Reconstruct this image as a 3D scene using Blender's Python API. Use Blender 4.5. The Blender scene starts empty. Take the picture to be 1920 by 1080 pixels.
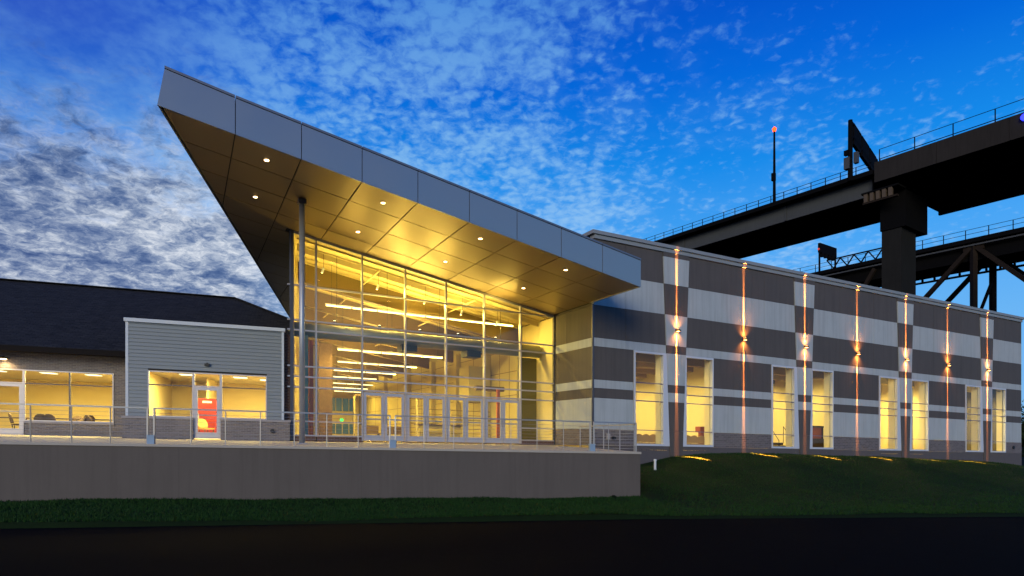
import bpy, math, random
import numpy as np
from mathutils import Vector
random.seed(4); rng = np.random.default_rng(4)
SC = bpy.context.scene; COL = SC.collection
R = math.radians

# ------------------------------------------------------------------ camera, world, sun, exposure
cam = bpy.data.cameras.new('camera'); camo = bpy.data.objects.new('camera', cam); COL.objects.link(camo)
camo.location = (0, 0, 0); camo.rotation_euler = (R(90), 0, 0)
cam.sensor_fit = 'HORIZONTAL'; cam.sensor_width = 36; cam.lens = 22.5
cam.shift_y = 287 / 1920.0
cam.clip_start = 0.1; cam.clip_end = 3000
SC.camera = camo
SC.view_settings.view_transform = 'Standard'; SC.view_settings.look = 'None'
SC.view_settings.exposure = 0; SC.view_settings.gamma = 1
SC.cycles.use_denoising = True
SC.cycles.max_bounces = 6; SC.cycles.diffuse_bounces = 4; SC.cycles.glossy_bounces = 3
SC.cycles.transparent_max_bounces = 12; SC.cycles.transmission_bounces = 3
SC.cycles.sample_clamp_indirect = 4; SC.cycles.caustics_reflective = False; SC.cycles.caustics_refractive = False

class NT:
    """small node helper"""
    def __init__(s, tree): s.t = tree; s.n = tree.nodes; s.l = tree.links
    def node(s, typ, **kw):
        n = s.n.new(typ)
        for k, v in kw.items():
            if k == 'inp':
                for a, b in v.items():
                    if hasattr(b, 'is_output'): s.l.new(b, n.inputs[a])
                    else: n.inputs[a].default_value = b
            else: setattr(n, k, v)
        return n
    def math(s, op, a, b=0.0, c=0.0, clamp=False):
        n = s.node('ShaderNodeMath', operation=op, use_clamp=clamp)
        for i, v in enumerate((a, b, c)):
            if hasattr(v, 'is_output'): s.l.new(v, n.inputs[i])
            else: n.inputs[i].default_value = v
        return n.outputs[0]
    def ramp(s, fac, stops, interp='LINEAR'):
        n = s.n.new('ShaderNodeValToRGB'); s.l.new(fac, n.inputs[0]); n.color_ramp.interpolation = interp
        e = n.color_ramp.elements
        while len(e) < len(stops): e.new(0.5)
        for i, (p, c) in enumerate(stops):
            e[i].position = p; e[i].color = (*c, 1) if len(c) == 3 else c
        return n.outputs[0]
    def mix(s, fac, a, b, blend='MIX'):
        n = s.n.new('ShaderNodeMix'); n.data_type = 'RGBA'; n.blend_type = blend
        for i, v in ((0, fac), (6, a), (7, b)):
            if hasattr(v, 'is_output'): s.l.new(v, n.inputs[i])
            else: n.inputs[i].default_value = v if i == 0 else ((*v, 1) if len(v) == 3 else v)
        return n.outputs[2]
    def noise(s, vec, scale, detail=4, rough=.5, dist=0.0, dim='3D'):
        n = s.n.new('ShaderNodeTexNoise'); n.noise_dimensions = dim
        s.l.new(vec, n.inputs['Vector']); n.inputs['Scale'].default_value = scale
        n.inputs['Detail'].default_value = detail; n.inputs['Roughness'].default_value = rough
        n.inputs['Distortion'].default_value = dist
        return n.outputs['Fac']
    def smooth(s, x, a, b, lo=0.0, hi=1.0):
        n = s.n.new('ShaderNodeMapRange'); n.interpolation_type = 'SMOOTHSTEP'
        s.l.new(x, n.inputs[0])
        for i, v in enumerate((a, b, lo, hi)): n.inputs[i + 1].default_value = v
        return n.outputs[0]

world = bpy.data.worlds.new('World'); SC.world = world; world.use_nodes = True
def build_sky():
    t = world.node_tree; t.nodes.clear(); N = NT(t)
    tc = N.node('ShaderNodeTexCoord'); D = tc.outputs['Generated']
    sep = N.node('ShaderNodeSeparateXYZ', inp={0: D}); x, y, z = sep.outputs
    zc = N.math('MAXIMUM', z, 0.0)
    sky = N.node('ShaderNodeTexSky', sky_type='NISHITA', sun_disc=False, sun_elevation=R(2), sun_rotation=R(235), ozone_density=6.0, dust_density=.4)
    base = N.ramp(zc, [(0, (.25, .52, .84)), (.16, (.15, .47, .90)), (.28, (.065, .38, .90)), (.38, (.008, .26, .82)), (.48, (.001, .14, .70)), (.58, (.001, .07, .55)), (.75, (.004, .05, .40)), (1, (.004, .035, .28))])
    # thick dusk cloud lies toward the west (left), clear deep blue toward the east
    west = N.math('MULTIPLY_ADD', x, -1.0, N.math('MULTIPLY', y, -.22))       # grows to the left
    wl = N.smooth(west, .02, .42)
    veil = N.math('MULTIPLY', wl, N.smooth(zc, .48, .16))
    base = N.mix(veil, base, (.19, .245, .58))
    base = N.mix(N.math('MULTIPLY', wl, N.math('MULTIPLY', N.smooth(zc, .32, .5), .8)), base, (.035, .085, .50))
    # cloud plane
    h = N.math('ADD', zc, .20)
    cx = N.math('DIVIDE', x, h); cy = N.math('DIVIDE', y, h)
    P = N.node('ShaderNodeCombineXYZ', inp={0: cx, 1: cy, 2: 0.0}).outputs[0]
    # small altocumulus puffs
    warp = N.node('ShaderNodeTexNoise', inp={'Scale': 24.0, 'Detail': 3.0}); N.l.new(P, warp.inputs['Vector'])
    wv = N.node('ShaderNodeVectorMath', operation='SCALE', inp={0: warp.outputs['Color'], 'Scale': .040}).outputs[0]
    P2 = N.node('ShaderNodeVectorMath', operation='ADD', inp={0: P, 1: wv}).outputs[0]
    vor = N.node('ShaderNodeTexVoronoi', feature='SMOOTH_F1', inp={'Scale': 40.0, 'Smoothness': .6, 'Randomness': 1.0}); N.l.new(P2, vor.inputs['Vector'])
    cell = N.math('SUBTRACT', 1.0, vor.outputs['Distance'])
    puff = N.noise(P2, 42, 6, .62); big = N.noise(P, 1.6, 3, .5); mid = N.noise(P, 11, 4, .6)
    side = N.smooth(x, .52, -.28)
    cover = N.math('ADD', N.math('MULTIPLY', big, .95), N.math('ADD', N.math('MULTIPLY', mid, .5), N.math('MULTIPLY', side, .30)))
    thr = N.math('SUBTRACT', 1.47, cover)
    m = N.math('SUBTRACT', N.math('ADD', N.math('MULTIPLY', puff, .74), N.math('MULTIPLY', cell, .32)), thr)
    m = N.smooth(m, -.20, .24)
    m = N.math('MULTIPLY', m, N.smooth(zc, .10, .30))
    m = N.math('MULTIPLY', m, N.math('SUBTRACT', 1.0, N.smooth(west, .02, .34, 0.0, .9)))
    pc = N.ramp(zc, [(.2, (.42, .66, .93)), (.42, (.28, .57, .88)), (.6, (.08, .32, .76))])
    film = N.math('MULTIPLY', N.smooth(N.math('ADD', big, N.math('MULTIPLY', mid, .5)), .62, .95), N.math('MULTIPLY', side, N.smooth(zc, .12, .3)))
    base = N.mix(N.math('MULTIPLY', film, .30), base, pc)
    c = N.mix(N.math('MULTIPLY', m, .66), base, pc)
    # broken grey-white sheet low on the left
    q1 = N.noise(P2, 8.5, 8, .68, .3); q2 = N.noise(P, 1.9, 3, .5)
    q3 = N.noise(P2, 24.0, 5, .68, .5)
    qm = N.math('ADD', N.math('MULTIPLY', q1, .46), N.math('ADD', N.math('MULTIPLY', q2, .26), N.math('MULTIPLY', q3, .36)))
    sheet = N.ramp(qm, [(.43, (.045, .085, .21)), (.485, (.115, .17, .31)), (.53, (.23, .29, .42)), (.575, (.42, .48, .58)), (.66, (.82, .85, .88))])
    lowm = N.math('MULTIPLY', N.smooth(N.math('ADD', zc, N.math('MULTIPLY', N.math('SUBTRACT', q1, .5), .35)), .44, .30), N.smooth(west, -.02, .20))
    c = N.mix(N.math('MULTIPLY', lowm, .93), c, sheet)
    # below the horizon: dark dusk ground
    c = N.mix(N.smooth(z, .0, -.03), c, (.02, .03, .045))
    nis = N.mix(1.0, sky.outputs[0], (.30, .42, .8), 'MULTIPLY')
    c = N.mix(.04, c, nis)
    bg = N.node('ShaderNodeBackground', inp={'Color': c, 'Strength': 1.0})
    out = N.node('ShaderNodeOutputWorld'); N.l.new(bg.outputs[0], out.inputs[0])
build_sky()
world.cycles.sampling_method = 'MANUAL'; world.cycles.sample_map_resolution = 512

sl = bpy.data.lights.new('sun', 'SUN'); sl.energy = 1.7; sl.angle = R(23); sl.color = (1.0, .88, .62)
so = bpy.data.objects.new('sun', sl); COL.objects.link(so)
so.rotation_euler = Vector((-.25, -.92, .30)).to_track_quat('Z', 'Y').to_euler()   # afterglow from behind-left of the viewer

# ------------------------------------------------------------------ frames.  levels L are metres above the eye; all heights are sheared along X to tilt the horizon, verticals stay plumb
Z_SHEAR = .0207  # downward shear per metre of X, no real slope of the site
class Frame:
    def __init__(s, o, deg, flip=False):
        a = R(deg); s.o = o; s.u = (math.cos(a), math.sin(a)); s.v = (math.sin(a), -math.cos(a)); s.deg = deg
    def p(s, u, v, L):
        X = s.o[0] + u * s.u[0] + v * s.v[0]; Y = s.o[1] + u * s.u[1] + v * s.v[1]
        return (X, Y, L - Z_SHEAR * X)
AQ = Frame((2.234, 33.647), 27.25)           # glass front: u runs right; the glass is u from -13.2 to 0, v=0; v is toward the viewer
CW = Frame((3.885, 30.442), 27.25)           # striped wall from its left corner
SB = Frame((-9.76, 27.30), 17.5)             # siding block, right corner
TE = Frame((2.6, 23.8), 17.5)                # terrace edge
B1 = Frame((48.2, 117.6), -55.6)             # viaduct
B2 = Frame((81.4, 159.0), -55.9)
def sky_line(u): return 6.63 - .1716 * u     # underside of the tilted roof (AQ frame)

# ------------------------------------------------------------------ mesh builder
class MB:
    def __init__(s): s.v = []; s.f = []
    def add(s, vs, fs):
        b = len(s.v); s.v += [tuple(p) for p in vs]; s.f += [tuple(b + i for i in f) for f in fs]; return s
    def hexa(s, p):   # 8 points, bottom ring 0-3, top ring 4-7
        return s.add(p, [(0, 3, 2, 1), (4, 5, 6, 7), (0, 1, 5, 4), (1, 2, 6, 5), (2, 3, 7, 6), (3, 0, 4, 7)])
    def box(s, F, u0, u1, v0, v1, z0, z1):
        return s.hexa([F.p(u0, v0, z0), F.p(u1, v0, z0), F.p(u1, v1, z0), F.p(u0, v1, z0), F.p(u0, v0, z1), F.p(u1, v0, z1), F.p(u1, v1, z1), F.p(u0, v1, z1)])
    def prism(s, bot, top):
        n = len(bot); s.add(list(bot) + list(top), [tuple(range(n))[::-1], tuple(range(n, 2 * n))] + [(i, (i + 1) % n, n + (i + 1) % n, n + i) for i in range(n)]); return s
    def tube(s, a, b, r, n=10, r2=None, caps=True):
        a = Vector(a); b = Vector(b); d = (b - a).normalized(); r2 = r if r2 is None else r2
        e = d.orthogonal().normalized(); g = d.cross(e)
        v = []
        for c, rr in ((a, r), (b, r2)):
            for i in range(n):
                t = 2 * math.pi * i / n; v.append(c + e * rr * math.cos(t) + g * rr * math.sin(t))
        f = [(i, (i + 1) % n, n + (i + 1) % n, n + i) for i in range(n)]
        if caps: f += [tuple(range(n))[::-1], tuple(range(n, 2 * n))]
        return s.add(v, f)
    def bar(s, a, b, w, h):   # rectangular bar between two points, h is vertical size
        a = Vector(a); b = Vector(b); d = (b - a).normalized(); up = Vector((0, 0, 1))
        e = d.cross(up)
        if e.length < 1e-4: e = Vector((1, 0, 0))
        e.normalize(); g = e.cross(d).normalized()
        ring = lambda c: [c - e * w / 2 - g * h / 2, c + e * w / 2 - g * h / 2, c + e * w / 2 + g * h / 2, c - e * w / 2 + g * h / 2]
        return s.hexa(ring(a) + ring(b))
    def obj(s, name, m, parent=None, smooth=False, label=None, kind=None, loc=None):
        base = Vector(loc) if loc is not None else (parent_base(parent) if parent is not None else Vector((0, 0, 0)))
        me = bpy.data.meshes.new(name)
        me.from_pydata([tuple(Vector(p) - base) for p in s.v], [], s.f)
        me.materials.append(m)
        if smooth: me.polygons.foreach_set('use_smooth', [True] * len(me.polygons))
        me.validate(); me.update()
        import bmesh
        bm = bmesh.new(); bm.from_mesh(me); bmesh.ops.recalc_face_normals(bm, faces=bm.faces); bm.to_mesh(me); bm.free()
        o = bpy.data.objects.new(name, me); COL.objects.link(o)
        if parent is not None: o.parent = parent
        elif loc is not None: o.location = loc
        if label: o['label'] = label
        if kind: o['kind'] = kind
        return o
def parent_base(o):
    b = Vector((0, 0, 0))
    while o is not None: b += Vector(o.location); o = o.parent
    return b
def thing(name, label, cat, loc, group=None, rotz=0):
    o = bpy.data.objects.new(name, None); COL.objects.link(o); o.location = loc; o.rotation_euler = (0, 0, rotz)
    o['label'] = label; o['category'] = cat
    if group: o['group'] = group
    return o
def tag(o, label, cat, group=None):
    o['label'] = label; o['category'] = cat
    if group: o['group'] = group
    return o
def copy_tree(o, loc, rotz, label=None, parent=None):
    c = o.copy(); COL.objects.link(c)
    if parent is None:
        c.location = loc; c.rotation_euler = (0, 0, rotz)
        if label: c['label'] = label
    else: c.parent = parent
    for ch in o.children: copy_tree(ch, None, None, None, c)
    return c

# ------------------------------------------------------------------ materials
def mat(name, col, rough=.6, metal=0.0, spec=.5, var=0.0, vscale=3.0, bump=0.0, bscale=40, emit=None, es=0.0, streak=0.0, coat=0.0):
    m = bpy.data.materials.new(name); m.use_nodes = True; N = NT(m.node_tree); p = m.node_tree.nodes['Principled BSDF']
    p.inputs['Roughness'].default_value = rough; p.inputs['Metallic'].default_value = metal; p.inputs['Specular IOR Level'].default_value = spec
    p.inputs['Coat Weight'].default_value = coat
    geo = N.node('ShaderNodeNewGeometry'); pos = geo.outputs['Position']
    c = None
    if var or streak:
        f = N.noise(pos, vscale, 6, .6)
        c = N.mix(f, tuple(k * (1 - var) for k in col), tuple(min(1, k * (1 + var)) for k in col))
        if streak:
            mp = N.node('ShaderNodeMapping', inp={0: pos, 3: (2.2, 2.2, .12)}).outputs[0]
            g = N.smooth(N.noise(mp, 2.4, 5, .65), .42, .7)
            c = N.mix(N.math('MULTIPLY', g, streak), c, tuple(k * .62 for k in col))
        N.l.new(c, p.inputs['Base Color'])
        rr = N.math('MULTIPLY_ADD', f, .18, rough - .09); N.l.new(rr, p.inputs['Roughness'])
    else: p.inputs['Base Color'].default_value = (*col, 1)
    if bump:
        b = N.node('ShaderNodeBump', inp={'Strength': bump, 'Distance': .02, 'Height': N.noise(pos, bscale, 4, .6)})
        N.l.new(b.outputs[0], p.inputs['Normal'])
    if emit:
        p.inputs['Emission Color'].default_value = (*emit, 1); p.inputs['Emission Strength'].default_value = es
    return m
def brick_mat(name, deg, c1, c2, mortar, bw=.203, bh=.0677, joint=.011, var=.3, depth=.6):
    m = bpy.data.materials.new(name); m.use_nodes = True; N = NT(m.node_tree); p = m.node_tree.nodes['Principled BSDF']
    geo = N.node('ShaderNodeNewGeometry'); pos = geo.outputs['Position']
    sp = N.node('ShaderNodeSeparateXYZ', inp={0: pos}); X, Y, Z = sp.outputs
    a = R(deg); uu = N.math('ADD', N.math('MULTIPLY', X, math.cos(a)), N.math('MULTIPLY', Y, math.sin(a)))
    ww = N.math('ADD', N.math('MULTIPLY', X, math.sin(a)), N.math('MULTIPLY', Y, -math.cos(a)))
    zz = N.math('ADD', Z, N.math('MULTIPLY', X, Z_SHEAR))
    v = N.node('ShaderNodeCombineXYZ', inp={0: N.math('ADD', uu, ww), 1: zz, 2: 0.0}).outputs[0]
    bt = N.node('ShaderNodeTexBrick', inp={'Vector': v, 'Color1': (*c1, 1), 'Color2': (*c2, 1), 'Mortar': (*mortar, 1), 'Scale': 1.0, 'Mortar Size': joint, 'Mortar Smooth': .2, 'Bias': 0.0, 'Brick Width': bw, 'Row Height': bh})
    f = N.noise(pos, 1.3, 5, .6)
    c = N.mix(f, bt.outputs[0], (c1[0] * .7, c1[1] * .7, c1[2] * .7)); c2_ = N.mix(var, bt.outputs[0], c)
    N.l.new(c2_, p.inputs['Base Color']); p.inputs['Roughness'].default_value = .85
    h = N.math('SUBTRACT', N.math('MULTIPLY', N.noise(pos, 60, 3, .6), .3), bt.outputs['Fac'])
    b = N.node('ShaderNodeBump', inp={'Strength': depth, 'Distance': .012, 'Height': h}); N.l.new(b.outputs[0], p.inputs['Normal'])
    return m
def glass_mat(name, tint=(.93, .96, .95), refl=1.0, rough=.02):
    m = bpy.data.materials.new(name); m.use_nodes = True; t = m.node_tree; t.nodes.clear(); N = NT(t)
    tr = N.node('ShaderNodeBsdfTransparent', inp={0: (*tint, 1)}); gl = N.node('ShaderNodeBsdfGlossy', inp={'Roughness': rough, 'Color': (1, 1, 1, 1)})
    geo = N.node('ShaderNodeNewGeometry')
    b = N.node('ShaderNodeBump', inp={'Strength': .04, 'Distance': .02, 'Height': N.noise(geo.outputs['Position'], .7, 1)})
    N.l.new(b.outputs[0], gl.inputs['Normal'])
    lw = N.node('ShaderNodeLayerWeight', inp={'Blend': .5})
    f = N.math('MULTIPLY_ADD', N.math('POWER', lw.outputs['Facing'], 5.0), .9 * refl, .05 * refl, clamp=True)
    mx = N.node('ShaderNodeMixShader', inp={0: f}); N.l.new(tr.outputs[0], mx.inputs[1]); N.l.new(gl.outputs[0], mx.inputs[2])
    o = N.node('ShaderNodeOutputMaterial'); N.l.new(mx.outputs[0], o.inputs[0]); return m

M = {}
M['fascia'] = mat('fascia_metal', (.34, .335, .33), .33, .6, var=.03, vscale=.6)
M['coping'] = mat('coping_metal', (.20, .20, .22), .45, .6)
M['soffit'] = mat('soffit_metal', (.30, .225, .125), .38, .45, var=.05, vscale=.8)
M['joint'] = mat('dark_joint', (.03, .028, .025), .8)
M['alu'] = mat('aluminium_frame', (.52, .50, .53), .42, .35, var=.06, vscale=4)
M['aludark'] = mat('dark_frame', (.10, .10, .12), .45, .4)
M['galv'] = mat('galvanised_steel', (.42, .44, .47), .45, .6, var=.12, vscale=9)
M['rail'] = mat('stainless_rail', (.34, .35, .38), .4, .6)
M['white'] = mat('pale_precast', (.42, .46, .48), .82, var=.10, vscale=1.2, bump=.12, bscale=30, streak=.36)
M['dark'] = mat('dark_precast', (.092, .081, .077), .80, var=.16, vscale=1.2, bump=.12, bscale=30, streak=.36)
M['footing'] = mat('footing_concrete', (.10, .09, .095), .9, var=.15, vscale=2, bump=.2)
M['terr'] = mat('terrace_wall_render', (.112, .096, .086), .88, var=.16, vscale=.9, bump=.15, bscale=25, streak=.25)
M['slab'] = mat('terrace_concrete', (.42, .38, .33), .8, var=.1, vscale=2)
M['brickL'] = brick_mat('grey_brick', 17.5, (.22, .195, .19), (.13, .115, .115), (.27, .25, .25))
M['brickR'] = brick_mat('brown_grey_block', 27.25, (.17, .15, .155), (.105, .09, .095), (.22, .20, .2), .3, .1, .012)
M['brickRed'] = brick_mat('dark_red_brick', 17.5, (.14, .05, .035), (.07, .03, .025), (.20, .17, .15))
M['capstone'] = mat('cap_stone', (.34, .32, .33), .8, var=.1)
M['siding'] = mat('grey_siding', (.20, .235, .265), .55, var=.05, vscale=2)
M['trim'] = mat('pale_trim', (.52, .58, .66), .5)
M['fasciaL'] = mat('dark_gutter', (.012, .010, .010), .8, spec=.1)
M['glass'] = glass_mat('clear_glass', (.96, .97, .94), .8)
M['glassw'] = glass_mat('window_glass', (.95, .97, .95), .7)
M['wallY'] = mat('cream_interior_wall', (.76, .66, .36), .8, var=.04)
M['wallT'] = mat('tan_interior_wall', (.44, .385, .17), .8, var=.08)
M['ceil'] = mat('interior_ceiling_tile', (.66, .62, .50), .85, var=.04)
M['deck'] = mat('ceiling_deck', (.62, .52, .28), .6, var=.06)
M['beam'] = mat('ceiling_beam', (.13, .09, .03), .6)
M['floor'] = mat('interior_floor', (.20, .15, .07), .25, var=.1)
M['duct'] = mat('grey_duct', (.20, .21, .20), .45, .3)
M['black'] = mat('black_metal', (.015, .015, .017), .5)
M['bronze'] = mat('bronze_fixture', (.10, .07, .05), .4, .6)
M['red'] = mat('red_door_paint', (.20, .010, .003), .45)
M['rust'] = mat('rust_red_panel', (.42, .12, .05), .6)
M['teal'] = mat('teal_panel', (.10, .22, .27), .5)
M['stone'] = mat('rough_brown_stone', (.14, .09, .06), .9, var=.5, vscale=6, bump=.8, bscale=8)
M['olive'] = mat('olive_panel', (.14, .12, .03), .6, var=.1)
M['chair'] = mat('brown_chair_fabric', (.10, .065, .04), .7)
M['chairY'] = mat('tan_chair_fabric', (.46, .28, .09), .7)
M['wood'] = mat('dark_wood', (.045, .025, .018), .4)
M['redwood'] = mat('red_brown_wood', (.30, .06, .02), .45)
M['tanb'] = mat('brown_baffle', (.30, .21, .09), .8)
M['curtain'] = mat('cream_curtain', (.74, .66, .46), .9)
M['pvc'] = mat('white_pvc', (.75, .78, .8), .5)
M['bluebox'] = mat('blue_grey_box', (.25, .36, .50), .5)
M['greensign'] = mat('green_exit_light', (.0, .3, .05), emit=(.05, 1, .12), es=2.5)
M['lampwarm'] = mat('lamp_warm', (1, .8, .5), emit=(1, .78, .42), es=9)
M['tube'] = mat('tube_light', (1, .9, .6), emit=(1, .82, .38), es=3.2)
M['troffer'] = mat('troffer_light', (1, .95, .7), emit=(1, .90, .58), es=2.2)
M['down'] = mat('downlight_lens', (1, .8, .5), emit=(1, .66, .30), es=12)
M['sconce'] = mat('sconce_lens', (1, .6, .2), emit=(1, .42, .10), es=20)
M['redlamp'] = mat('red_beacon', (1, .1, .02), emit=(1, .07, .003), es=3.2)
M['bluelamp'] = mat('blue_beacon', (.05, .05, 1), emit=(.02, .03, 1), es=3)
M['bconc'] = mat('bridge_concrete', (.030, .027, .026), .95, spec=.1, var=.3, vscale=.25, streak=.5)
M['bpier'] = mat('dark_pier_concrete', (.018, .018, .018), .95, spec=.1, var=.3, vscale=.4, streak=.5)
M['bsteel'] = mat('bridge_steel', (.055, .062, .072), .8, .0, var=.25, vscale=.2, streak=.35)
M['bdark'] = mat('bridge_dark_steel_and_shade', (.005, .005, .006), .95, spec=.05)
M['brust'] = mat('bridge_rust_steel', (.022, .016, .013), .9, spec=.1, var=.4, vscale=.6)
M['bank'] = mat('tan_bearing', (.09, .065, .045), .9, var=.3)
M['farwin'] = mat('teal_far_window', (.05, .09, .09), .3, emit=(.25, .55, .5), es=.10)

def shingle():
    m = bpy.data.materials.new('asphalt_shingle'); m.use_nodes = True; N = NT(m.node_tree); p = m.node_tree.nodes['Principled BSDF']
    geo = N.node('ShaderNodeNewGeometry'); sp = N.node('ShaderNodeSeparateXYZ', inp={0: geo.outputs['Position']}); X, Y, Z = sp.outputs
    a = R(17.5); uu = N.math('ADD', N.math('MULTIPLY', X, math.cos(a)), N.math('MULTIPLY', Y, math.sin(a)))
    zz = N.math('MULTIPLY', N.math('ADD', Z, N.math('MULTIPLY', X, Z_SHEAR)), 2.236)
    v = N.node('ShaderNodeCombineXYZ', inp={0: uu, 1: zz, 2: 0.0}).outputs[0]
    bt = N.node('ShaderNodeTexBrick', inp={'Vector': v, 'Color1': (.046, .046, .048, 1), 'Color2': (.016, .016, .018, 1), 'Mortar': (.008, .009, .012, 1), 'Scale': 1.0, 'Mortar Size': .018, 'Mortar Smooth': .5, 'Brick Width': .33, 'Row Height': .15})
    f = N.noise(geo.outputs['Position'], 5, 5, .7)
    N.l.new(N.mix(N.smooth(f, .3, .7), bt.outputs[0], (.028, .029, .032)), p.inputs['Base Color'])
    p.inputs['Roughness'].default_value = .95; p.inputs['Specular IOR Level'].default_value = .1
    b = N.node('ShaderNodeBump', inp={'Strength': .8, 'Distance': .03, 'Height': N.math('SUBTRACT', f, bt.outputs['Fac'])}); N.l.new(b.outputs[0], p.inputs['Normal'])
    return m
M['shingle'] = shingle()

# ------------------------------------------------------------------ lights that belong to lamps
def area(name, loc, sx, sy, power, col, down=True, rotz=0, spread=None, rot=None):
    l = bpy.data.lights.new(name, 'AREA'); l.shape = 'RECTANGLE'; l.size = sx; l.size_y = sy; l.energy = power; l.color = col
    if spread: l.spread = spread
    o = bpy.data.objects.new(name, l); COL.objects.link(o); o.location = loc
    o.rotation_euler = rot if rot else ((0 if down else math.pi), 0, rotz if down else -rotz)
    return o
def spot(name, loc, direction, power, col, ang, blend=1.0, r=.02, scale=None, up=None):
    l = bpy.data.lights.new(name, 'SPOT'); l.energy = power; l.color = col; l.spot_size = R(ang); l.spot_blend = blend; l.shadow_soft_size = r
    o = bpy.data.objects.new(name, l); COL.objects.link(o); o.location = loc
    z = -Vector(direction).normalized()
    if up is None: o.rotation_euler = z.to_track_quat('Z', 'Y').to_euler()
    else:   # local x = up vector given (thin axis)
        from mathutils import Matrix
        x = Vector(up); x = (x - z * x.dot(z)).normalized(); y = z.cross(x)
        o.rotation_euler = Matrix((x, y, z)).transposed().to_euler()
    if scale: o.scale = scale
    return o

WARM = (1.0, .70, .13)
CREAM = (1.0, .74, .22)

# ------------------------------------------------------------------ GROUND
def ground_level(X, Y):
    """level of the lawn (before the shear along X) at X, Y"""
    dx = X - CW.o[0]; dy = Y - CW.o[1]
    t = dx * CW.u[0] + dy * CW.u[1]; d = dx * CW.v[0] + dy * CW.v[1]
    base = np.interp(t, [-3, 0, 2.8, 4.6, 7, 12, 24, 33, 38.8, 46, 60], [-1.5, -1.25, -1.02, -.58, -.45, -.44, -.55, -.82, -1.5, -1.9, -2.0])
    w = np.clip(1 - (d - .2) / 10.5, 0, 1); w = w * w * (3 - 2 * w)
    z = -2.03 + (base + 2.03) * w
    tx = (X - TE.o[0]) * TE.u[0] + (Y - TE.o[1]) * TE.u[1]
    left = np.clip((3.4 - tx) / .85, 0, 1)
    z = z * (1 - left) + left * (-2.03)
    z = z + .05 * np.sin(X * .5 + 1) * np.cos(Y * .37) + .02 * np.sin(X * 1.7) * np.sin(Y * 1.3)
    return z
def edge_y(X): return np.interp(X, [-40, -11.2, 3.6, 16.7, 60], [13.0, 13.9, 18.1, 21.0, 26])

def asphalt():
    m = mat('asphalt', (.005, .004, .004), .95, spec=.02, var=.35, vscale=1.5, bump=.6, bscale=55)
    mb = MB(); n = 24
    xs = np.concatenate([np.linspace(-900, -60, 6), np.linspace(-50, 90, 30), np.linspace(110, 1200, 6)]); ys = np.concatenate([np.linspace(-200, -5, 4), np.linspace(0, 60, 16), np.linspace(80, 2400, 8)])
    V = [(x, y, -2.14 - Z_SHEAR * max(-60, min(x, 90)) - (.0 if y < 40 else .5)) for y in ys for x in xs]; W = len(xs)
    mb.add(V, [(j * W + i, j * W + i + 1, (j + 1) * W + i + 1, (j + 1) * W + i) for j in range(len(ys) - 1) for i in range(W - 1)])
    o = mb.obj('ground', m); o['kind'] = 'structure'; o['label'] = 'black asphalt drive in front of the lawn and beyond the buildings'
asphalt()
GR = mat('grass_blades', (.010, .042, .004), .7, spec=.2, var=.45, vscale=.8)
def lawn():
    soil = mat('lawn_soil', (.008, .018, .004), .95, spec=.1, var=.4, vscale=2.5, bump=.8, bscale=30)
    nx, ny = 150, 50; V = []; F = []
    for i in range(nx + 1):
        X = -32 + i * (62 + 32) / nx
        e = float(edge_y(X))
        # far limit: behind the wall line
        t = (X - CW.o[0]) / CW.u[0]; yw = CW.o[1] + t * CW.u[1]
        far = (24.9 + (X - 4.9) * .3) if X < 4.0 else (yw + .6)
        if X >= 4.0: far = max(far, 30.9)
        if X > 38: far = yw + 14
        for j in range(ny + 1):
            s = j / ny; Y = e + (far - e) * s
            z = float(ground_level(X, Y)) - Z_SHEAR * X
            if j == 0: z = -2.16 - Z_SHEAR * X
            elif j == 1: z = min(z, -2.03 - Z_SHEAR * X)
            V.append((X, Y, z))
    W = ny + 1
    F = [(i * W + j, (i + 1) * W + j, (i + 1) * W + j + 1, i * W + j + 1) for i in range(nx) for j in range(ny)]
    mb = MB(); mb.add(V, F); o = mb.obj('lawn', soil, smooth=True); o['kind'] = 'structure'; o['label'] = 'dark grassy bank rising to the striped wall'
    # blades
    n = 230000
    X = rng.uniform(-30, 46, n); e = edge_y(X); yw = CW.o[1] + (X - CW.o[0]) / CW.u[0] * CW.u[1]
    lim = np.where(X < 4.9, 23.8 + (X - 2.6) * .3153 - .02, yw - .05)
    s = rng.random(n) ** 1.3; Y = e + .15 + (lim - e - .15) * s
    Z = ground_level(X, Y) - Z_SHEAR * X
    patch = .6 + .4 * np.sin(X * 2.1 + np.sin(Y * 1.7) * 2) * np.sin(Y * 1.9)
    h = rng.uniform(.035, .085, n) * (.75 + .35 * patch); a = rng.uniform(0, 2 * np.pi, n); w = rng.uniform(.008, .016, n)
    lx = rng.normal(0, .03, n); ly = rng.normal(0, .03, n)
    ca = np.cos(a) * w; sa = np.sin(a) * w
    v = np.empty((n, 3, 3)); v[:, 0] = np.c_[X - ca, Y - sa, Z - .01]; v[:, 1] = np.c_[X + ca, Y + sa, Z - .01]; v[:, 2] = np.c_[X + lx, Y + ly, Z + h]
    me = bpy.data.meshes.new('grass'); me.vertices.add(n * 3); me.vertices.foreach_set('co', v.ravel()); me.loops.add(n * 3); me.loops.foreach_set('vertex_index', np.arange(n * 3, dtype=np.int32))
    me.polygons.add(n); me.polygons.foreach_set('loop_start', np.arange(0, n * 3, 3, dtype=np.int32)); me.polygons.foreach_set('loop_total', np.full(n, 3, dtype=np.int32))
    me.materials.append(GR); me.update(); me.validate()
    g = bpy.data.objects.new('grass', me); COL.objects.link(g); g['kind'] = 'stuff'; g['label'] = 'short mown grass covering the bank and strip below the terrace'; g['category'] = 'grass'
lawn()

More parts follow.
